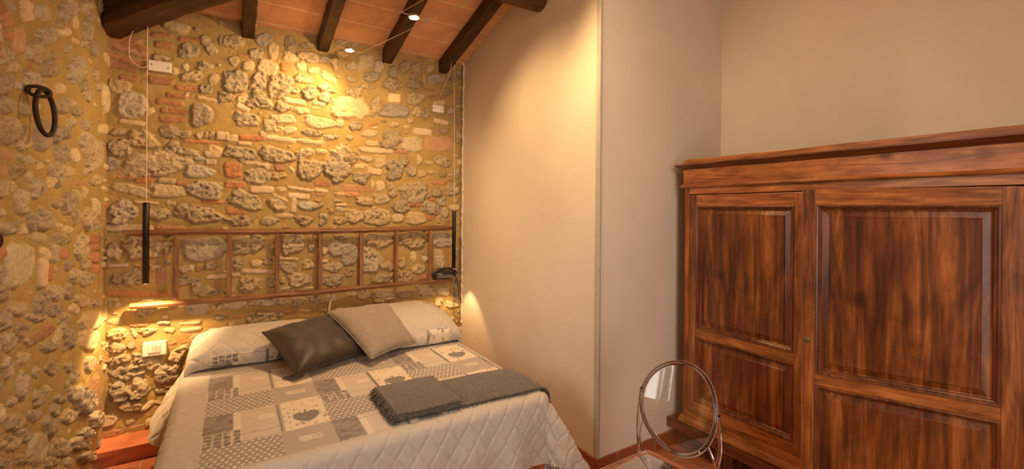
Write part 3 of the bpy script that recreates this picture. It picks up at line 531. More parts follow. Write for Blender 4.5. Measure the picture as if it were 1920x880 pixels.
# a shrub outside, seen only as a reflection in the clear chair
sh = thing('garden_shrub', (XL-2.4, 1.78, 0), 'green shrub outside the window, mirrored in the clear chair back', 'shrub')
b = BM(); rr = random.Random(5)
for k in range(3200):
    a = rr.uniform(0, 2*PI); z = rr.uniform(.35, 1.75); r_ = (.36-.12*abs(z-1.1))*math.sqrt(rr.random()); p = Vector((r_*math.cos(a), r_*math.sin(a), z))
    d = Vector((rr.uniform(-1, 1), rr.uniform(-1, 1), rr.uniform(-.6, .8))).normalized(); e = d.cross(Vector((0.3, .2, 1))).normalized()*.025
    b.faces.new([b.verts.new(v) for v in (p-d*.05, p+e, p+d*.06, p-e)])
obj('foliage', b, M['leaf'], sh)
b = BM(); tube(b, [(0, 0, 0), (.02, 0, .5), (0, .02, 1.2)], [.05, .035, .02]); obj('trunk', b, M['bark'], sh)
b = BM(); box(b, -12, XL-.34, -10, 12, -.12, 0); g = obj('garden_ground', b, M['ground']); tag(g, kind='structure')

# ------------------------------------------------------------------ ladder used as a headboard
LZ0, LZ1, LY = .907, 1.378, YS-.075
ld = thing('wooden_ladder', (.57, LY, LZ0), 'old wooden ladder hung sideways on the stone wall above the bed', 'ladder')
def rail(z, x0, x1, seed):
    rr = random.Random(seed); b = BM(); n = 30; rings = []
    for i in range(n+1):
        t = i/n; x = x0+(x1-x0)*t-.57; dz = .005*math.sin(t*7+seed)+rr.uniform(-.0015, .0015); w = .021+rr.uniform(-.001, .001); h = (.020 if t < .98 else .014)+rr.uniform(-.001, .001)
        rings.append([b.verts.new((x, w*math.cos(a)*1.0+.002*math.sin(t*9), z-LZ0+dz+h*math.sin(a))) for a in [PI/4+k*PI/4 for k in range(8)]])
    for i in range(n):
        for k in range(8): b.faces.new((rings[i][k], rings[i][(k+1) % 8], rings[i+1][(k+1) % 8], rings[i+1][k]))
    b.faces.new(rings[0]); b.faces.new(rings[-1][::-1]); bmesh.ops.recalc_face_normals(b, faces=b.faces[:])
    return obj('rail', b, M['ladder_x'], ld)
rail(LZ1, -.57, 1.70, 1); rail(LZ0, -.545, 1.71, 2)
for k, x in enumerate((-.311,-.01,.288,.585,.896,1.184,1.491)):
    b = BM(); box(b, x-.57-.015, x-.57+.015, -.012, .012, .012, LZ1-LZ0-.012, .004); obj('rung', b, M['ladder_z'], ld)
for x in (-.35, .55, 1.45):
    b = BM(); tube(b, [(x-.57, .015, LZ1-LZ0-.02), (x-.57, .08, LZ1-LZ0-.02)], .005, 8); obj('wall_pin', b, M['iron'], ld)
# loose cable below the ladder
b = BM(); tube(b, smooth_curve([(.69, YS-.045, .93), (.675, YS-.055, .86), (.66, YS-.05, .80), (.645, YS-.05, .68)]), .0035, 8); tube(b, smooth_curve([(.70, YS-.045, .93), (.69, YS-.05, .86), (.665, YS-.05, .79), (.655, YS-.05, .66)]), .0035, 8)
tag(obj('cable', b, M['cord']), 'pale cable dropping from the ladder down behind the bed', 'cable')

# ------------------------------------------------------------------ wall plates
def plate(name, x, z, w, h, label, grp=None, holes=True):
    t = thing(name, (x, YS-.034, z), label, 'wall plate', grp)
    b = BM(); box(b, -w/2, w/2, -.008, .034, -h/2, h/2, .003); obj('cover', b, M['white'], t)
    if holes:
        for s in (-1, 1):
            b = BM(); lathe(b, [(.004, 0), (.004, .002)], (s*w*.36, -.008, -s*h*.08), 10, Matrix.Rotation(PI/2, 4, 'X')); obj('screw', b, M['iron'], t)
    return t
plate('junction_cover', -.408, 2.485, .120, .068, 'blank white cover plate high on the stone wall by the hip beam')
plate('junction_cover', 1.570, 2.457, .105, .062, 'blank white cover plate high on the stone wall near the plaster wall')
sw = plate('light_switch', -.425, .611, .124, .088, 'white light switch plate low on the stone wall left of the pillows', holes=False)
b = BM(); box(b, -.034, .034, -.011, -.008, -.025, .025, .001); fr = obj('switch_frame', b, M['beige'], sw)
for k in range(3):
    b = BM(); box(b, -.032+k*.022, -.012+k*.022, -.014, -.010, -.022, .022, .001); obj('rocker', b, M['white' if k == 0 else 'beige'], sw)

# ------------------------------------------------------------------ pendant tubes
def pendant(x, y, z0, z1, zh, hook, label, loop):
    t = thing('pendant_lamp', (x, y, z0), label, 'pendant lamp', 'slim black tube pendants beside the bed')
    b = BM(); r_ = .0175
    lathe(b, [(r_*.8, .004), (r_, 0), (r_, z1-z0-.003), (r_-.004, z1-z0)], (0, 0, 0), 24); obj('tube_shade', b, M['black'], t, True)
    b = BM(); lathe(b, [(r_*.72, -.001), (r_*.72, .003)], (0, 0, 0), 20); obj('bulb', b, M['halogen_s'], t)
    b = BM(); tube(b, [(0, 0, z1-z0-.002), (hook[0]-x, hook[1]-y, hook[2]-z0)], .0022, 6); obj('suspension_cord', b, M['cord'], t)
    b = BM(); tube(b, [(p[0]-x, p[1]-y, p[2]-z0) for p in smooth_curve(loop)], .0024, 6); obj('feed_cord', b, M['cord'], t)
    b = BM(); lathe(b, [(.011, 0), (.012, .012), (.008, .024), (.004, .034)], (hook[0]-x, hook[1]-y, hook[2]-z0-.006), 14); obj('ceiling_hook', b, M['black'], t)
    return t
M['halogen_s'] = emis('pendant_glow', (1, .62, .25), 12)
pendant(-.453, 3.589, 1.07, 1.579, 2.70, (-.453, 3.589, 2.700), 'black tube pendant hanging in front of the left end of the ladder',
        [(-.455, 3.589, 2.705), (-.49, 3.62, 2.69), (-.54, 3.67, 2.65), (-.56, 3.72, 2.58), (-.555, 3.745, 2.50), (-.50, 3.75, 2.46), (-.46, 3.75, 2.49)])
pendant(1.655, 3.58, 1.033, 1.536, 2.84, (1.655, 3.60, 2.835), 'black tube pendant hanging between the ladder end and the plaster wall',
        [(1.655, 3.60, 2.845), (1.632, 3.61, 2.83), (1.63, 3.65, 2.75), (1.60, 3.72, 2.62), (1.575, 3.75, 2.55), (1.57, 3.755, 2.50)])

# ------------------------------------------------------------------ cable spotlights
cd = Vector((.246, -.969, 0)); A0 = Vector((.614, 3.66, 2.752)); cr = Vector((.969, .246, 0))
def on(p, t): return p+cd*t
cb = thing('lamp_cables', A0, 'pair of thin taut cables strung from the stone wall carrying the spotlights', 'cable')
B0 = A0+cr*.185
for p in (A0, B0):
    b = BM(); tube(b, [p-cd*.14-A0, on(p, 4.8)-A0], .0018, 6); obj('cable', b, M['steel'], cb)
def spot(t, label):
    c = on(A0, t)+cr*.092
    o = thing('cable_spotlight', c, label, 'spotlight', 'halogen spotlights on the cables')
    for s in (-1, 1):
        b = BM(); tube(b, [cr*s*.035, cr*s*.105], .0028, 8); tube(b, [cr*s*.093-cd*.006, cr*s*.093+cd*.006], .006, 8); obj('clamp_arm', b, M['steel'], o)
    b = BM(); lathe(b, [(.012, .020), (.030, .012), (.036, .0), (.034, -.006), (.028, -.006)], (0, 0, 0), 24); obj('reflector', b, M['steel'], o, True)
    b = BM(); lathe(b, [(.024, -.009), (.029, -.0075), (.026, -.004)], (0, 0, 0), 20); obj('bulb', b, M['halogen'], o)
    return c
s1 = spot(.18, 'glowing cable spotlight nearest the stone wall')
s2 = spot(1.03, 'glowing cable spotlight in front of the third rafter')

# ------------------------------------------------------------------ phone on the ladder rail
ph = thing('telephone', (1.622, LY-.010, LZ0+.027), 'black telephone perched on the lower ladder rail by the plaster wall', 'telephone')
b = BM(); prism(b, [(-.10, .0), (.085, .0), (.095, .02), (.09, .045), (.06, .058), (-.04, .062), (-.085, .05), (-.102, .025)], 'y', -.026, .035)
bmesh.ops.bevel(b, geom=b.edges[:], offset=.006, segments=2, affect='EDGES'); obj('base', b, M['phone'], ph, True)
b = BM(); prism(b, [(-.085, .004), (.075, .004), (.083, .02), (.05, .032), (-.03, .034), (-.08, .024)], 'y', -.031, -.024); obj('face_plate', b, M['screen'], ph)
b = BM(); tube(b, smooth_curve([(-.112, -.005, .028), (-.10, -.008, .055), (-.05, -.01, .078), (.03, -.01, .082), (.08, -.01, .070), (.103, -.008, .045), (.108, -.005, .028)]), [.014]*9+[.011]*31+[.014]*9, 12, flat=1.2); obj('handset', b, M['phone'], ph, True)
cpts = smooth_curve([(.098, -.012, .03), (.105, -.02, -.01), (.085, -.02, -.08), (.085, -.02, -.14), (.10, -.02, -.165), (.125, -.02, -.16), (.125, -.02, -.10), (.11, -.02, -.02), (.10, -.012, .02)], 10)
b = BM(); tube(b, cpts, .0045, 8); obj('handset_cord', b, M['phone'], ph)
b = BM(); tube(b, smooth_curve([(.10, -.01, .02), (.095, -.005, -.08), (.09, -.005, -.18), (.11, -.005, -.23), (.135, -.005, -.22), (.14, 0, -.12), (.135, .02, .0)], 10), .0035, 8); obj('line_cord', b, M['screen'], ph)

# ------------------------------------------------------------------ iron rings on the left wall
rg = thing('iron_ring', (XL+.03, 2.455, 1.985), 'rusty iron tethering ring hanging on the left stone wall', 'iron ring')
b = BM(); torus(b, (.030, .0, -.068), (0.012, .058, 0), (.006, 0, -.088), .0085, 40, 10); obj('ring', b, M['iron'], rg, True)
b = BM(); torus(b, (.012, -.004, .012), (.028, .020, 0), (0, .006, .020), .007, 24, 8); tube(b, [(-.03, .0, .012), (-.012, .0, .012)], .008, 8); obj('eye_staple', b, M['iron'], rg, True)
kb = thing('wall_knob', (XL+.0, 2.055, 1.44), 'small dark rounded iron fitting on the left stone wall, at the picture edge', 'wall fitting')
b = BM(); lathe(b, [(.010, 0), (.010, .03), (.022, .036), (.030, .046), (.030, .056), (.018, .064)], (0, 0, 0), 20, Matrix.Rotation(PI/2, 4, 'Y')); obj('knob', b, M['iron'], kb, True)

# ------------------------------------------------------------------ bed
BX0, BX1, BY0, BY1, BZ = -.205, 1.425, 1.965, 3.70, .56
bd = thing('double_bed', ((BX0+BX1)/2, (BY0+BY1)/2, 0), 'double bed under the patchwork spread, head against the stone wall', 'bed')
O = bd.location
b = BM(); box(b, BX0+.02, BX1-.02, BY0+.02, BY1, .33, BZ-.022, .03); obj('mattress', b, M['mattress'], bd, origin=O)
b = BM(); box(b, BX0+.03, BX1-.03, BY0+.03, BY1, .25, .33, .006); obj('bed_base', b, M['stripe'], bd, origin=O)
for x in (BX0+.10, BX1-.10):
    for y in (BY0+.12, BY1-.45): 
        b = BM(); box(b, x-.025, x+.025, y-.025, y+.025, 0, .25, .004); obj('leg', b, M['black'], bd, origin=O)
b = BM(); sx = np.linspace(0, 1, 26)
n_, m_ = 60, 8
S_, T_ = np.meshgrid(np.linspace(0, 1, n_), np.linspace(0, 1, m_), indexing='ij')
grid_mesh('valance', 1.08+.35*S_-O.x, BY0+.035-.012*T_+.010*np.sin(S_*40)*T_-O.y, .27-.12*T_-O.z, M['stripe'], bd)

def fold(d, R, flare):
    """distance beyond the edge -> (outwards, down)"""
    a = np.minimum(d/R, PI/2); e = np.maximum(d-R*PI/2, 0)
    return R*np.sin(a)+e*flare, R*(1-np.cos(a))+e*np.sqrt(np.clip(1-flare**2, 0, 1))
def patch_colour(x, y, s, t):
    """cotton print: x, y in metres on the top of the spread"""
    base = np.array((.56, .505, .43)); n = x.shape; col = np.ones(n+(3,))*base
    rib = .94+.06*np.sin(y*2*PI/.012); col *= rib[..., None]
    k = np.floor((x+.10)/.50); lx = x+.10-k*.50
    ly = (3.09-y-.335*k) % .56
    fx = vnoise(x*70, y*70, 3); f2 = fbm(x*45, y*60, 6, 2); f3 = vnoise(x*120, y*95, 8)
    def put(m, c):
        col[m] = (np.ones(n+(3,))*np.array(c))[m] if not isinstance(c, np.ndarray) or c.ndim == 1 else c[m]
    inn = (x > -.10) & (x < BX1-.0) & (y > 1.985)
    gr = np.array((.42, .365, .31))
    put(inn, gr)
    dots = inn & (lx < .29) & (ly > .345); put(dots, (.31, .275, .235))
    q = .026; ox = (np.floor(ly/q) % 2)*q*.5
    dd = np.hypot(((lx+ox) % q)-q/2, ((ly % q)-q/2)*.95); put(dots & (dd < .0068), (.74, .65, .53))
    dam = inn & (lx < .112) & (ly < .215); put(dam, (.285, .25, .22)); put(dam & (f2 > .56), (.19, .165, .145))
    chk = inn & (lx < .140) & (ly >= .215) & (ly < .345); put(chk, (.60, .53, .45))
    cx = ((lx % .035) > .006) & (((ly-.215) % .033) > .005); put(chk & cx, (.17, .155, .145)); put(chk & cx & (fx > .66), (.42, .38, .33))
    pale = inn & (lx >= .112) & (lx < .290) & (ly < .335) & ~chk; put(pale, (.60, .515, .42))
    put(pale & (lx < .145) & (ly > .012) , (.72, .63, .50))
    put(pale & (np.abs(ly-.27-.02*np.sin(lx*60)*.2) < .0035), (.36, .32, .28)); put(pale & (np.abs(ly-.035) < .0035), (.46, .40, .34))
    put(pale & (lx > .21) & (lx < .28) & (ly > .10) & (ly < .155), (.70, .62, .50))
    cream = inn & (lx >= .312) & (ly < .335); put(cream, (.76, .655, .50)); put(cream & (f3 > .74) & (vnoise(x*48, y*60, 12) > .52), (.27, .225, .17))
    ln = inn & (lx > .295) & (lx < .303) & (ly < .325) & (ly > .01); put(ln, (.14, .13, .12))
    # heart motif with a hanging loop
    hx = (lx-.410)/.052; hy = -(ly-.232)/.052
    he = (hx**2+hy**2-1)**3 - hx**2*hy**3 < 0; put(cream & he, (.20, .185, .17)); put(cream & (abs(hx) < .12) & (hy > .5) & (hy < 1.7), (.20, .185, .17))
    lab = inn & (lx > .355) & (lx < .445) & (ly > .415) & (ly < .462); put(lab, (.66, .58, .46))
    lt = lab & (np.abs(ly-.438) < .013) & (vnoise(x*170, y*90, 21) > .56); put(lt, (.42, .37, .31))
    # printed seams
    return col*(.97+.06*f2[..., None])
sp = thing('bedspread', (.61, 2.8, BZ), 'grey beige patchwork quilted bedspread with hearts and dots on the bed', 'bedspread')
O = sp.location
ds = .0052
s_ = np.arange(BX0-.46, BX1+.44, ds); t_ = np.arange(-.385, 3.42-BY0, ds)      # t: distance from the foot edge
S, T = np.meshgrid(s_, t_, indexing='ij')
dxl = np.maximum(BX0-S, 0); dxr = np.maximum(S-BX1, 0); dx = dxl+dxr; sgn = np.where(S < BX0, -1, 1); dy = np.maximum(-T, 0)
p_ = 2.6; d = (dx**p_+dy**p_)**(1/p_); dn = np.maximum(np.hypot(dx, dy), 1e-6); ux = dx/dn; uy = dy/dn
corner = (2*ux*uy)**2
flare = .06+.10*ux*(sgn > 0)+.40*corner+.02*np.sin(S*17)*uy
outd, down = fold(d, .045, np.clip(flare, 0, .9))
hemcut = np.clip(d-.45, 0, 1); 
rip = sstep(.08, .36, d)*(.016*np.sin(S*21+1.3*np.sin(S*6))*uy + .020*np.sin(T*17+2)*ux + .03*(fbm(S*9, T*9, 4, 3)-.5) + .022*corner*np.sin(9*(S+T)*PI))
outd = outd+rip
X = np.where(S < BX0, BX0, np.where(S > BX1, BX1, S)) + sgn*ux*outd*(dx > 0)
Y = BY0+np.maximum(T, 0) - uy*outd
Z = BZ-down + .010*(fbm(S*3, T*3, 2, 3)-.5)*(d < .02)
# the left side hangs straighter
nx = np.gradient(Y, axis=0); 
def normals(X, Y, Z):
    P = np.stack([X, Y, Z], -1); a = np.gradient(P, axis=0); c = np.gradient(P, axis=1); n = np.cross(a, c); return n/np.maximum(np.linalg.norm(n, axis=-1, keepdims=True), 1e-9)
def quilting(S, T, amp):
    w = .082; a = ((S*.80+T*.60)/w) % 1; c = ((S*.80-T*.60)/w) % 1
    e = np.minimum(np.minimum(a, 1-a), np.minimum(c, 1-c))
    return amp*(1-np.exp(-(e/.07)**2))
NN = normals(X, Y, Z); print('spread normal z', NN[200, 200])
amp = .0018+.0030*sstep(.0, .12, d)+.002*sstep(.12, .02, T)
crk = .013*(fbm(S*34+T*12, T*15, 14, 3)-.5)*sstep(.02, .15, d)+.003*(fbm(S*12, T*12, 24, 3)-.5)
q_ = quilting(S, T, amp)+crk
X = X+NN[..., 0]*q_; Y = Y+NN[..., 1]*q_; Z = Z+NN[..., 2]*q_
col = patch_colour(S, BY0+T, S, T)
Z = np.maximum(Z, .02)
grid_mesh('quilt_top', X, Y, Z, M['quilt'], sp, col=col, origin=O)
S_, T_ = np.meshgrid(np.linspace(0, 1, 40), np.linspace(0, 1, 12), indexing='ij')
lin = grid_mesh('striped_lining', 1.42+.225*S_+.02*T_, BY0-.055-.01*np.sin(S_*22)*T_+.03*(1-T_)+.03*S_, .26-.165*T_-.02*S_, M['stripe'], sp, origin=O)
lin['label'] = 'black and white striped lining peeping out below the hem'
# the part of the spread that is folded over the pillows
s2_ = np.arange(BX0-.37, BX1+.17, ds*1.1); p2_ = np.linspace(0, 1, 130)
S, Pp = np.meshgrid(s2_, p2_, indexing='ij')
dl = np.maximum(BX0+.03-S, 0); dr = np.maximum(S-BX1+.01, 0)
f = np.clip((S-BX0)/(BX1-BX0), 0, 1)
yc = 3.255-.20*sstep(.30, .68, f)                       # front crease
hp_ = .165+.055*sstep(.45, .75, f)-.020*np.exp(-((f-.5)/.08)**2)
end = np.clip((S-BX0+.06)/.22, 0, 1); endr = np.clip((BX1+.09-S)/.22, 0, 1)
hp_ = hp_*np.sqrt(np.clip(1-(1-end)**2, 0, 1))*np.sqrt(np.clip(1-(1-endr)**2, 0, 1))
ctrl = [(0, -.0, .04), (.0, -.012, .0), (.10, -.035, .34), (.22, .00, .66), (.38, .10, .92), (.55, .22, 1.0), (.75, .38, .97), (.9, .47, .80), (1, .50, .45)]
cp = np.array([c[0] for c in ctrl[1:]]); cy = np.array([c[1] for c in ctrl[1:]]); cz = np.array([c[2] for c in ctrl[1:]])
def spl(v, a, b):
    vv = v.ravel(); r = np.interp(vv, a, b); k = .03
    return ((np.interp(np.clip(vv-k, 0, 1), a, b)+r+np.interp(np.clip(vv+k, 0, 1), a, b))/3).reshape(v.shape)
scale_y = (YS-.06-yc)/.50
Y = yc+spl(Pp, cp, cy)*scale_y; Zp = spl(Pp, cp, cz)
ol, dnl = fold(dl, .05, .22+.31*sstep(0, .45, Pp)+.04*np.sin(Pp*9)); orr, dnr = fold(dr, .05, .5)
X = np.clip(S, BX0+.03, BX1-.01) - ol + orr
Z = BZ+.012+hp_*Zp - dnl - dnr
Y = Y - dl*.18*(1-Pp) - dl*.75*Pp*sstep(0, .1, dl)
Z = Z+.012*(fbm(S*8, Pp*6, 7, 3)-.5)
X = X+.020*(fbm(S*14, Pp*9, 8, 3)-.5)*sstep(.02, .2, dl)
NN = normals(X, Y, Z); q_ = quilting(S, Pp*.62, .005); sg = np.sign(NN[len(s2_)//2, 60, 2])
X = X+sg*NN[..., 0]*q_; Y = Y+sg*NN[..., 1]*q_; Z = Z+sg*NN[..., 2]*q_
arc = yc+Pp*.62
col = np.ones(X.shape+(3,))*np.array((.58, .515, .43))*(.94+.06*np.sin(arc*2*PI/.012))[..., None]
pc = patch_colour(S, np.full_like(S, 2.90)-Pp*.62, S, Pp)
strip = (Pp < .15) & (S > -.12) & (S < BX1-.06)
col[strip] = pc[strip]
grid_mesh('pillow_cover', X, Y, Z, M['quilt'], sp, col=col, origin=O)

# ------------------------------------------------------------------ cushions
def cushion(name, c, thick, mt, mp, label, seed):
    """c: four corners, counter-clockwise seen from above: front-left, front-right, back-right, back-left"""
    c = [np.array(v, float) for v in c]; o = thing(name, tuple(sum(c)/4-np.array((0, 0, thick*.5))), label, 'cushion'); O = np.array(o.location)
    n = 46; u, v = np.meshgrid(np.linspace(-1, 1, n), np.linspace(-1, 1, n), indexing='ij')
    # edges curve inwards between the pointed corners
    uu = u*(1-.055*(1-v**2)); vv = v*(1-.055*(1-u**2))
    w = [(1-uu)*(1-vv)/4, (1+uu)*(1-vv)/4, (1+uu)*(1+vv)/4, (1-uu)*(1+vv)/4]
    P0 = sum(wi[..., None]*ci for wi, ci in zip(w, c))
    nn = np.cross(c[1]-c[0], c[3]-c[0]); nn /= np.linalg.norm(nn)
    t = thick*np.clip((1-u**4)*(1-v**4), 0, 1)**.55
    t = t*(1+.10*(fbm(u*2+seed, v*2, seed, 2)-.5))
    ang = np.arctan2(v, u); rr_ = np.hypot(u, v)
    wr = .0045*np.sin(ang*9+seed)*sstep(.4, .95, rr_)+.012*(fbm(u*3+5, v*3, seed+2, 3)-.5)*np.clip(1-rr_*.5, 0, 1)
    b = bmesh.new()
    for sgn in (1, -1):
        Q = P0+nn*((t*(1 if sgn > 0 else .42)*.5+wr*(t/thick))[..., None])*sgn-O
        vs_ = [[b.verts.new(Q[i, j]) for j in range(n)] for i in range(n)]
        for i in range(n-1):
            for j in range(n-1): b.faces.new((vs_[i][j], vs_[i+1][j], vs_[i+1][j+1], vs_[i][j+1]))
    bmesh.ops.remove_doubles(b, verts=b.verts, dist=.0004); bmesh.ops.recalc_face_normals(b, faces=b.faces[:])
    body = obj('cushion_cover', b, mt, o, True)
    ring = [P0[i, 0] for i in range(n)]+[P0[-1, j] for j in range(1, n)]+[P0[i, -1] for i in range(n-2, -1, -1)]+[P0[0, j] for j in range(n-2, 0, -1)]
    b = BM(); tube(b, [Vector(p-O) for p in ring]+[Vector(ring[0]-O)], .0042, 8); obj('piping', b, mp, body, True)
    return o
cushion('cushion', [(.316, 2.781, .600), (.740, 2.975, .612), (.600, 3.36, .800), (.168, 3.20, .768)], .135, M['satin'], M['satin_pipe'], 'dark brown satin cushion leaning on the pillows, left of the grey one', 3)
cushion('cushion', [(.745, 2.815, .612), (1.103, 3.010, .612), (1.00, 3.33, .838), (.560, 3.27, .838)], .14, M['velour'], M['velour_pipe'], 'grey beige cotton cushion overlapping the dark brown one', 8)

# ------------------------------------------------------------------ throw
th = thing('throw_blanket', (1.0, 2.17, BZ), 'charcoal wool throw with fringed end folded across the foot of the bed', 'blanket')
O = th.location
def slab(name, x0, x1, y0, y1, z0, layers, hang=0, h=.0125, skewf=0., sd=1, m=None):
    """stack of folded cloth layers seen from the fold side"""
    b = BM(); rr = random.Random(sd)
    for l in range(layers):
        za = z0+l*h; nx_ = 50; rows = []
        L = x1-x0+hang; o1 = rr.uniform(-.005, .005); o2 = rr.uniform(-.004, .004)
        for i in range(nx_+1):
            s = L*i/nx_; 
            if s <= x1-x0: x, dz = x0+s, 0; nxv, nzv = 0, 1
            else:
                e = s-(x1-x0); R = .05; a = min(e/R, PI/2)
                x = x1+R*math.sin(a)+max(0, e-R*PI/2)*.12; dz = -(R*(1-math.cos(a))+max(0, e-R*PI/2)); nxv, nzv = math.sin(a), math.cos(a)
            row = []
            yy0 = y0+o1+skewf*(x-x0)+.003*math.sin(x*21+sd+l); yy1 = y1+o2+skewf*(x-x0)+.003*math.sin(x*17+sd*2+l)
            for (fy, fz) in ((0, .5), (.006, .12), (.02, 0), (.5, 0), (.98, 0), (.994, .12), (1, .5), (.994, .88), (.98, 1), (.5, 1), (.02, 1), (.006, .88)):
                hh = h*fz*.96; wob = .0015*math.sin(x*13+fy*8+l+sd)
                row.append(b.verts.new((x+nxv*hh-O.x, yy0+(yy1-yy0)*fy-O.y, za+dz+nzv*hh+wob*(fz > .4)-O.z)))
            rows.append(row)
        for i in range(nx_):
            for k in range(12): b.faces.new((rows[i][k], rows[i][(k+1) % 12], rows[i+1][(k+1) % 12], rows[i+1][k]))
        b.faces.new(rows[0]); b.faces.new(rows[-1][::-1])
    bmesh.ops.recalc_face_normals(b, faces=b.faces[:])
    return obj(name, b, m or M['wool'], th, True)
lf = slab('lower_fold', .655, BX1+.012, 2.01, 2.365, BZ+.008, 2, hang=.16, skewf=-.055, sd=2, h=.0085)
uf = slab('upper_fold', .645, .965, 1.985, 2.365, BZ+.008+.017, 3, skewf=-.03, sd=5, h=.010)
b = BM(); rr = random.Random(3)
for layer, z in enumerate((BZ+.012, BZ+.028, BZ+.040, BZ+.050)):
    for k in range(44):
        y = 1.995+k*.0084+rr.uniform(-.002, .002); x = .652; L_ = rr.uniform(.024, .042)
        p = [(x+.004, y, z), (x-L_*.5, y+rr.uniform(-.004, .004), z-.003), (x-L_, y+rr.uniform(-.006, .006), max(BZ+.012, z-.012-rr.random()*.014))]
        tube(b, [Vector(q)-O for q in p], [.0032, .003, .002], 5)
obj('fringe', b, M['wool'], uf)

# ------------------------------------------------------------------ wardrobe
WX, WYR, WYL = 2.487, .29, 1.845
wd = thing('wardrobe', (2.74, 1.07, 0), 'large old walnut wardrobe with panelled doors, right door ajar', 'wardrobe')
O = wd.location
def wpart(name, boxes, m, bev=.003, parent=None):
    b = BM()
    for a in boxes: box(b, *a, bev)
    return obj(name, b, M[m], parent or wd, origin=O)
wpart('side_panel', [(WX+.02, 3.0, WYL-.025, WYL, .20, 1.70)], 'wood_v'); wpart('side_panel', [(WX+.02, 3.0, WYR, WYR+.025, .20, 1.70)], 'wood_v')
wpart('back_panel', [(2.985, 3.0, WYR, WYL, .14, 1.80)], 'wood_in'); wpart('bottom_board', [(WX+.02, 2.99, WYR, WYL, .235, .26)], 'wood_in')
wpart('top_board', [(WX+.01, 3.0, WYR, WYL, 1.80, 1.82)], 'wood_in'); wpart('shelf', [(WX+.10, 2.99, WYR+.025, WYL-.025, 1.30, 1.325)], 'wood_in')
wpart('corner_post', [(WX, WX+.05, WYL-.032, WYL, .20, 1.71)], 'wood_v'); wpart('corner_post', [(WX, WX+.05, WYR, WYR+.07, .20, 1.71)], 'wood_v')
wpart('fascia_board', [(WX+.002, WX+.03, WYR+.07, WYL-.032, 1.660, 1.712)], 'wood_h')
wpart('frieze_board', [(WX-.008, WX+.02, WYR-.01, WYL+.008, 1.712, 1.822), (WX+.02, 3.0, WYL-.02, WYL+.008, 1.712, 1.822)], 'wood_h')
wpart('crown_board', [(WX-.018, WX+.02, WYR-.015, WYL-.002, 1.838, 1.881), (WX+.02, 3.0, WYL-.035, WYL-.002, 1.838, 1.881)], 'wood_h')
def mould(name, prof, m='moulding_h'):
    """profile (outwards, z) run along the front and returned along the left side"""
    b = BM(); path = [((WX-0, WYR-.01), (-1, 0)), ((WX, WYL+.006), (-1, 1)), ((3.0, WYL+.006), (0, 1))]
    rings = [[b.verts.new((p[0]+n[0]*o_, p[1]+n[1]*o_, z)) for o_, z in prof] for p, n in path]
    k = len(prof)
    for i in range(2):
        for j in range(k): b.faces.new((rings[i][j], rings[i][(j+1) % k], rings[i+1][(j+1) % k], rings[i+1][j]))
    b.faces.new(rings[0]); b.faces.new(rings[-1][::-1]); bmesh.ops.recalc_face_normals(b, faces=b.faces[:])
    return obj(name, b, M[m], wd, origin=O)
mould('crown_moulding', [(0, 1.815), (.012, 1.818), (.022, 1.826), (.038, 1.836), (.046, 1.842), (.046, 1.849), (0, 1.849)])
mould('frieze_moulding', [(0, 1.700), (.010, 1.701), (.018, 1.707), (.020, 1.713), (.017, 1.719), (.010, 1.722), (0, 1.723)], 'wood_h')
wpart('base_rail', [(WX+.002, WX+.03, WYR+.05, WYL-.005, .232, .282)], 'wood_h')
b = BM(); prism(b, [(WX+.02, .195), (WX-.030, .195), (WX-.036, .203), (WX-.034, .212), (WX-.020, .218), (WX-.016, .226), (WX-.004, .233), (WX+.02, .235)], 'y', WYR, WYL+.01); obj('base_moulding', b, M['wood_h'], wd, origin=O)
wpart('plinth', [(WX-.045, 3.0, WYR-.02, WYL+.082, .137, .197)], 'moulding_h', .004)
for x in (WX+.01, 2.87):
    for y in (WYL-.33, WYR+.02): wpart('foot', [(x, x+.11, y, y+.12, 0, .138)], 'moulding', .006)
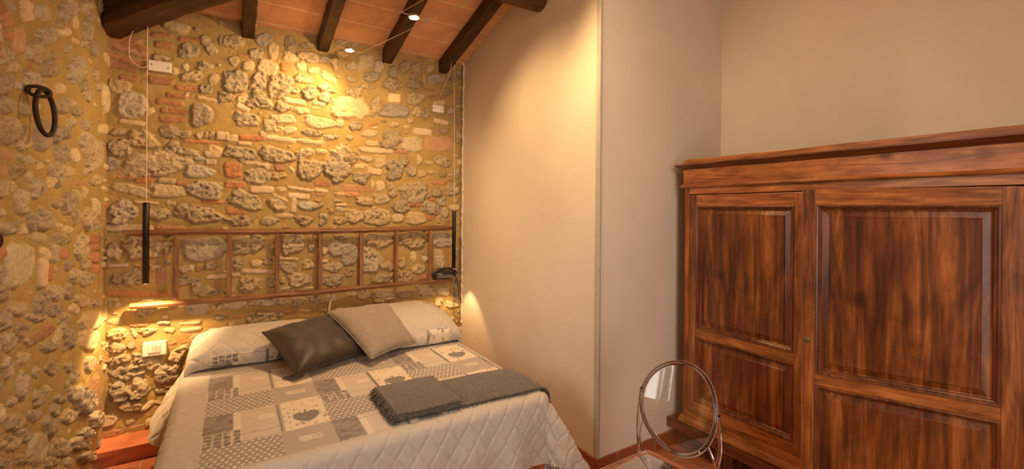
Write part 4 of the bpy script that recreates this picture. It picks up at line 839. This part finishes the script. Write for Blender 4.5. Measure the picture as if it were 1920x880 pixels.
def wdoor(W, sl, sr, loc, rz, hinge_right):
    """door in its own frame: x=0 front face (facing -x), y from 0 (right) to W (left)"""
    z0, z1, r1, r2, m0, m1 = .284, 1.655, .347, 1.583, .757, .812
    d = obj('door', box(box(BM(), 0, .028, 0, sr, z0, z1, .003), 0, .028, W-sl, W, z0, z1, .003), M['wood_v'], wd)
    d.location = Vector(loc)-O; d.rotation_euler = (0, 0, rz)
    for nm, a, c in (('top_rail', r2, z1), ('middle_rail', m0, m1), ('bottom_rail', z0, r1)):
        b = BM(); box(b, .0015, .027, sr, W-sl, a, c, .002); obj(nm, b, M['wood_h'], d)
    for a, c in ((m1, r2), (r1, m0)):
        y0, y1 = sr, W-sl; b = BM()
        def ring(i, x): return [b.verts.new(v) for v in ((x, y0+i, a+i), (x, y1-i, a+i), (x, y1-i, c-i), (x, y0+i, c-i))]
        rs = [ring(-.004, .017), ring(.022, .017), ring(.026, .020), ring(.050, .0135), ring(.054, .010), ring(.057, .0105)]
        for p, q in zip(rs, rs[1:]):
            for k in range(4): b.faces.new((p[k], p[(k+1) % 4], q[(k+1) % 4], q[k]))
        b.faces.new(rs[-1]); bk_ = [b.verts.new((.024, v.co.y, v.co.z)) for v in rs[0]]
        for k in range(4): b.faces.new((rs[0][k], rs[0][(k+1) % 4], bk_[(k+1) % 4], bk_[k]))
        b.faces.new(bk_[::-1]); bmesh.ops.recalc_face_normals(b, faces=b.faces[:]); obj('panel', b, M['panel'], d)
        b = BM(); w = .019
        def mprof(o_): return [(o_[0], o_[1])]
        rp = [(0, -.001), (.004, -.003), (.009, -.001), (.013, .006), (.019, .010), (.019, .018), (0, .018)]
        rs = [[b.verts.new(v) for v in ((x, y0+i, a+i), (x, y1-i, a+i), (x, y1-i, c-i), (x, y0+i, c-i))] for i, x in rp]
        for p, q in zip(rs, rs[1:]+rs[:1]):
            for k in range(4): b.faces.new((p[k], p[(k+1) % 4], q[(k+1) % 4], q[k]))
        bmesh.ops.recalc_face_normals(b, faces=b.faces[:]); obj('panel_moulding', b, M['moulding'], d)
    return d
wdoor(.713, .048, .085, (WX, 1.098, 0), 0, False)
rd = wdoor(.711, .052, .072, (2.508, .372, 0), math.radians(21.6), True)
b = BM(); lathe(b, [(.013, 0), (.013, .002), (.010, .004), (.004, .005)], (0, .690, .963), 16, Matrix.Rotation(-PI/2, 4, 'Y')); 
prism(b, [(.675, .963), (.690, .940), (.705, .963), (.690, .984)], 'x', -.002, .001); obj('escutcheon', b, M['brass'], rd)

# ------------------------------------------------------------------ clear chair
ch = thing('clear_chair', (1.46, 1.21, 0), 'clear polycarbonate chair with an oval back in front of the wardrobe', 'chair')
O = ch.location
RL, RR, FR, FL = (1.617, 1.392), (1.664, 1.085), (1.275, .985), (1.225, 1.388)
def rounded(pts, r, n=5):
    out = []
    for i in range(len(pts)):
        p = Vector(pts[i]); a = (Vector(pts[i-1])-p).normalized(); c = (Vector(pts[(i+1) % len(pts)])-p).normalized()
        for k in range(n+1):
            t = k/n; out.append(tuple((p+a*r)*(1-t)**2+p*2*t*(1-t)+(p+c*r)*t*t))
    return out
o_ = rounded([RL, RR, FR, FL], .022); cxy = Vector((sum(p[0] for p in o_)/len(o_), sum(p[1] for p in o_)/len(o_)))
b = BM(); rp = [(1.0, .425), (1.0, .456), (.99, .461), (.955, .461), (.94, .456), (.93, .450), (0.02, .447), (0.02, .440), (.955, .443), (.97, .440), (.975, .425)]
rs = [[b.verts.new((cxy.x+(p[0]-cxy.x)*k-O.x, cxy.y+(p[1]-cxy.y)*k-O.y, z)) for p in o_] for k, z in rp]
for p, q in zip(rs, rs[1:]+rs[:1]):
    for k in range(len(o_)): b.faces.new((p[k], p[(k+1) % len(o_)], q[(k+1) % len(o_)], q[k]))
bmesh.ops.recalc_face_normals(b, faces=b.faces[:]); obj('seat', b, M['clear'], ch, True)
def cleg(pts, rs, seg=10, name='leg'):
    b = BM(); tube(b, [Vector(p)-O for p in smooth_curve(pts)], [np.interp(i/(8*(len(pts)-1)), np.linspace(0, 1, len(rs)), rs) for i in range(8*(len(pts)-1)+1)], seg, flat=.7)
    return obj(name, b, M['clear'], ch, True)
cleg([(1.24, 1.372, .44), (1.235, 1.378, .25), (1.225, 1.39, .0)], [.020, .016, .011]); cleg([(1.29, 1.0, .44), (1.285, .995, .25), (1.275, .98, .0)], [.020, .016, .011])
cc_ = Vector((1.672, 1.258, .689)); al, ph_, a_, b_ = math.radians(-84), math.radians(15.5), .179, .192
e_ = Vector((math.cos(al), math.sin(al), 0)); n_ = Vector((-math.sin(al), math.cos(al), 0)); u_ = Vector((0, 0, 1))*math.cos(ph_)+n_*math.sin(ph_)
w_ = e_.cross(u_).normalized()
if w_.x > 0: w_ = -w_                      # towards the sitter
CR = .46                                   # the shell is gently curved around the sitter
def shell(s, t): return cc_+e_*s+u_*t+w_*(s*s/(2*CR))
b = BM(); rg_, sg_ = 12, 64; th_ = .007
rings = []
for side in (0, 1):
    lay = []
    for i in range(rg_+1):
        k = max(i/rg_, .001); lay.append([b.verts.new(shell(a_*k*math.cos(2*PI*j/sg_), b_*k*math.sin(2*PI*j/sg_))-w_*th_*side-O) for j in range(sg_)])
    rings.append(lay)
    for i in range(rg_):
        for j in range(sg_): b.faces.new((lay[i][j], lay[i][(j+1) % sg_], lay[i+1][(j+1) % sg_], lay[i+1][j]))
    b.faces.new(lay[0])
for j in range(sg_): b.faces.new((rings[0][-1][j], rings[0][-1][(j+1) % sg_], rings[1][-1][(j+1) % sg_], rings[1][-1][j]))
bmesh.ops.recalc_face_normals(b, faces=b.faces[:]); bk_ = obj('oval_back', b, M['clear'], ch, True)
b = BM(); loop = [shell(a_*1.0*math.cos(2*PI*j/72), b_*1.0*math.sin(2*PI*j/72))-w_*th_*.5-O for j in range(73)]
tube(b, loop, .0062, 10, cap=False); obj('back_rim', b, M['clear'], bk_, True)
def sp_(ang, ex=1.0): 
    return shell(a_*ex*math.cos(ang), b_*ex*math.sin(ang))-w_*.004
# rear uprights: start on the rim, spread a little and run down to the floor behind the seat
for s, corner in ((-1, RL), (1, RR)):
    A_ = PI-.15 if s < 0 else .15
    A2 = PI+.55 if s < 0 else -.55
    base = Vector((1.592, 1.416, .44)) if s < 0 else Vector((1.700, 1.098, .46)); ft = base+Vector((.05, -s*.03, -base.z))
    p1 = sp_(A_, 1.03); mid = p1.lerp(base, .55)+e_*s*.012
    cleg([p1, mid, base, base.lerp(ft, .5)+Vector((-.01, 0, 0)), ft], [.007, .008, .010, .012, .010])
    p2 = sp_(A2, 1.0); cleg([p2, p2.lerp(base, .5)+e_*s*.006, base], [.006, .006, .008], name='brace')
O2 = Vector((RR[0]-.01, RR[1]+.02, .37))
# ------------------------------------------------------------------ light
def light(name, typ, loc, power, col, **kw):
    l = bpy.data.lights.new(name, typ); l.energy = power; l.color = col
    for k, v in kw.items(): setattr(l, k, v)
    o = bpy.data.objects.new(name, l); C.objects.link(o); o.location = loc; return o
def aim(o, to): o.rotation_euler = (Vector(to)-o.location).to_track_quat('-Z', 'Y').to_euler()
WARM = (1, .62, .29)
P = dict(s1=32, s2=32, s2b=70, pend=28, s3=32, fill1=12, fill2=12, room=14, sky=4.6, exp=.52)
l = light('spot_and_fill_light', 'SPOT', s1+Vector((0, 0, -.03)), P['s1'], WARM, spot_size=math.radians(118), spot_blend=1.0, shadow_soft_size=.03); aim(l, (.15, 3.79, 1.95))
l = light('spot_and_fill_light', 'SPOT', s2+Vector((0, 0, -.03)), P['s2'], WARM, spot_size=math.radians(118), spot_blend=.85, shadow_soft_size=.03); aim(l, (1.83, 2.35, 1.55))
for nm, p, k in (('pendant_light', (-.453, 3.589, 1.065), 1), ('pendant_light', (1.655, 3.58, 1.028), .45)):
    l = light(nm, 'SPOT', p, P['pend']*k, WARM, spot_size=math.radians(116 if k == 1 else 80), spot_blend=.4, shadow_soft_size=.01); aim(l, (p[0], p[1], 0))
l = light('spot_and_fill_light', 'SPOT', s2+Vector((0, 0, -.035)), P['s2b'], WARM, spot_size=math.radians(150), spot_blend=.9, shadow_soft_size=.03); aim(l, (.35, 3.6, 1.3))
# third cable lamp out of view, then two spots added as warm fill
for t, pw, tgt in ((1.85, P['s3'], (2.5, .9, 1.2)), (3.1, P['fill1'], (.1, 3.7, 1.6)), (4.1, P['fill2'], (-.68, 3.0, 1.0))):
    c = on(A0, t)+cr*.092
    l = light('spot_and_fill_light', 'SPOT', c, pw, WARM, spot_size=math.radians(140), spot_blend=.8, shadow_soft_size=.06); aim(l, tgt)
# unseen disk light added behind the camera as general room fill
l = light('room_fill_light', 'AREA', (1.0, -1.0, 2.75), P['room'], (1, .84, .66), shape='DISK', size=1.1); aim(l, (.9, 2.4, .9))
# daylight through the window
l = light('window_daylight', 'AREA', (XL-.30, (WY0+WY1)/2, (WZ0+WZ1)/2), 1, (1, 1, 1), shape='RECTANGLE', size=WY1-WY0, size_y=WZ1-WZ0)
l.rotation_euler = (0, -PI/2, 0); l.data.cycles.is_portal = True
l = light('window_daylight', 'AREA', ((FX0+FX1)/2, YB-.18, (FZ0+FZ1)/2), 1, (1, 1, 1), shape='RECTANGLE', size=FX1-FX0, size_y=FZ1-FZ0)  # portal of the added opening behind the camera
l.rotation_euler = (PI/2, 0, 0); l.data.cycles.is_portal = True
w = bpy.data.worlds.new('sky'); bpy.context.scene.world = w; w.use_nodes = True
w.node_tree.nodes['Background'].inputs[0].default_value = (1, .96, .89, 1); w.node_tree.nodes['Background'].inputs[1].default_value = P['sky']

# ------------------------------------------------------------------ camera
cam = bpy.data.cameras.new('camera'); co = bpy.data.objects.new('camera', cam); C.objects.link(co)
cam.sensor_fit = 'HORIZONTAL'; cam.sensor_width = 36; cam.lens = 835/1920*36; cam.shift_y = -46/1920; cam.clip_start = .02
th0 = math.atan((960-434)/835); co.location = (0, 0, 1.55)
co.matrix_world = Matrix.Translation((0, 0, 1.55)) @ Matrix.Rotation(-th0, 4, 'Z') @ Matrix.Rotation(PI/2, 4, 'X') @ Matrix.Rotation(.008, 4, 'Z')
sc = bpy.context.scene; sc.camera = co
sc.view_settings.view_transform = 'Standard'; sc.view_settings.look = 'None'; sc.view_settings.gamma = 1; sc.view_settings.exposure = P['exp']
sc.view_settings.use_curve_mapping = False
sc.cycles.max_bounces = 10; sc.cycles.transmission_bounces = 10; sc.cycles.diffuse_bounces = 5; sc.cycles.caustics_reflective = False; sc.cycles.caustics_refractive = False
sc.cycles.use_denoising = True; sc.cycles.sample_clamp_indirect = 6
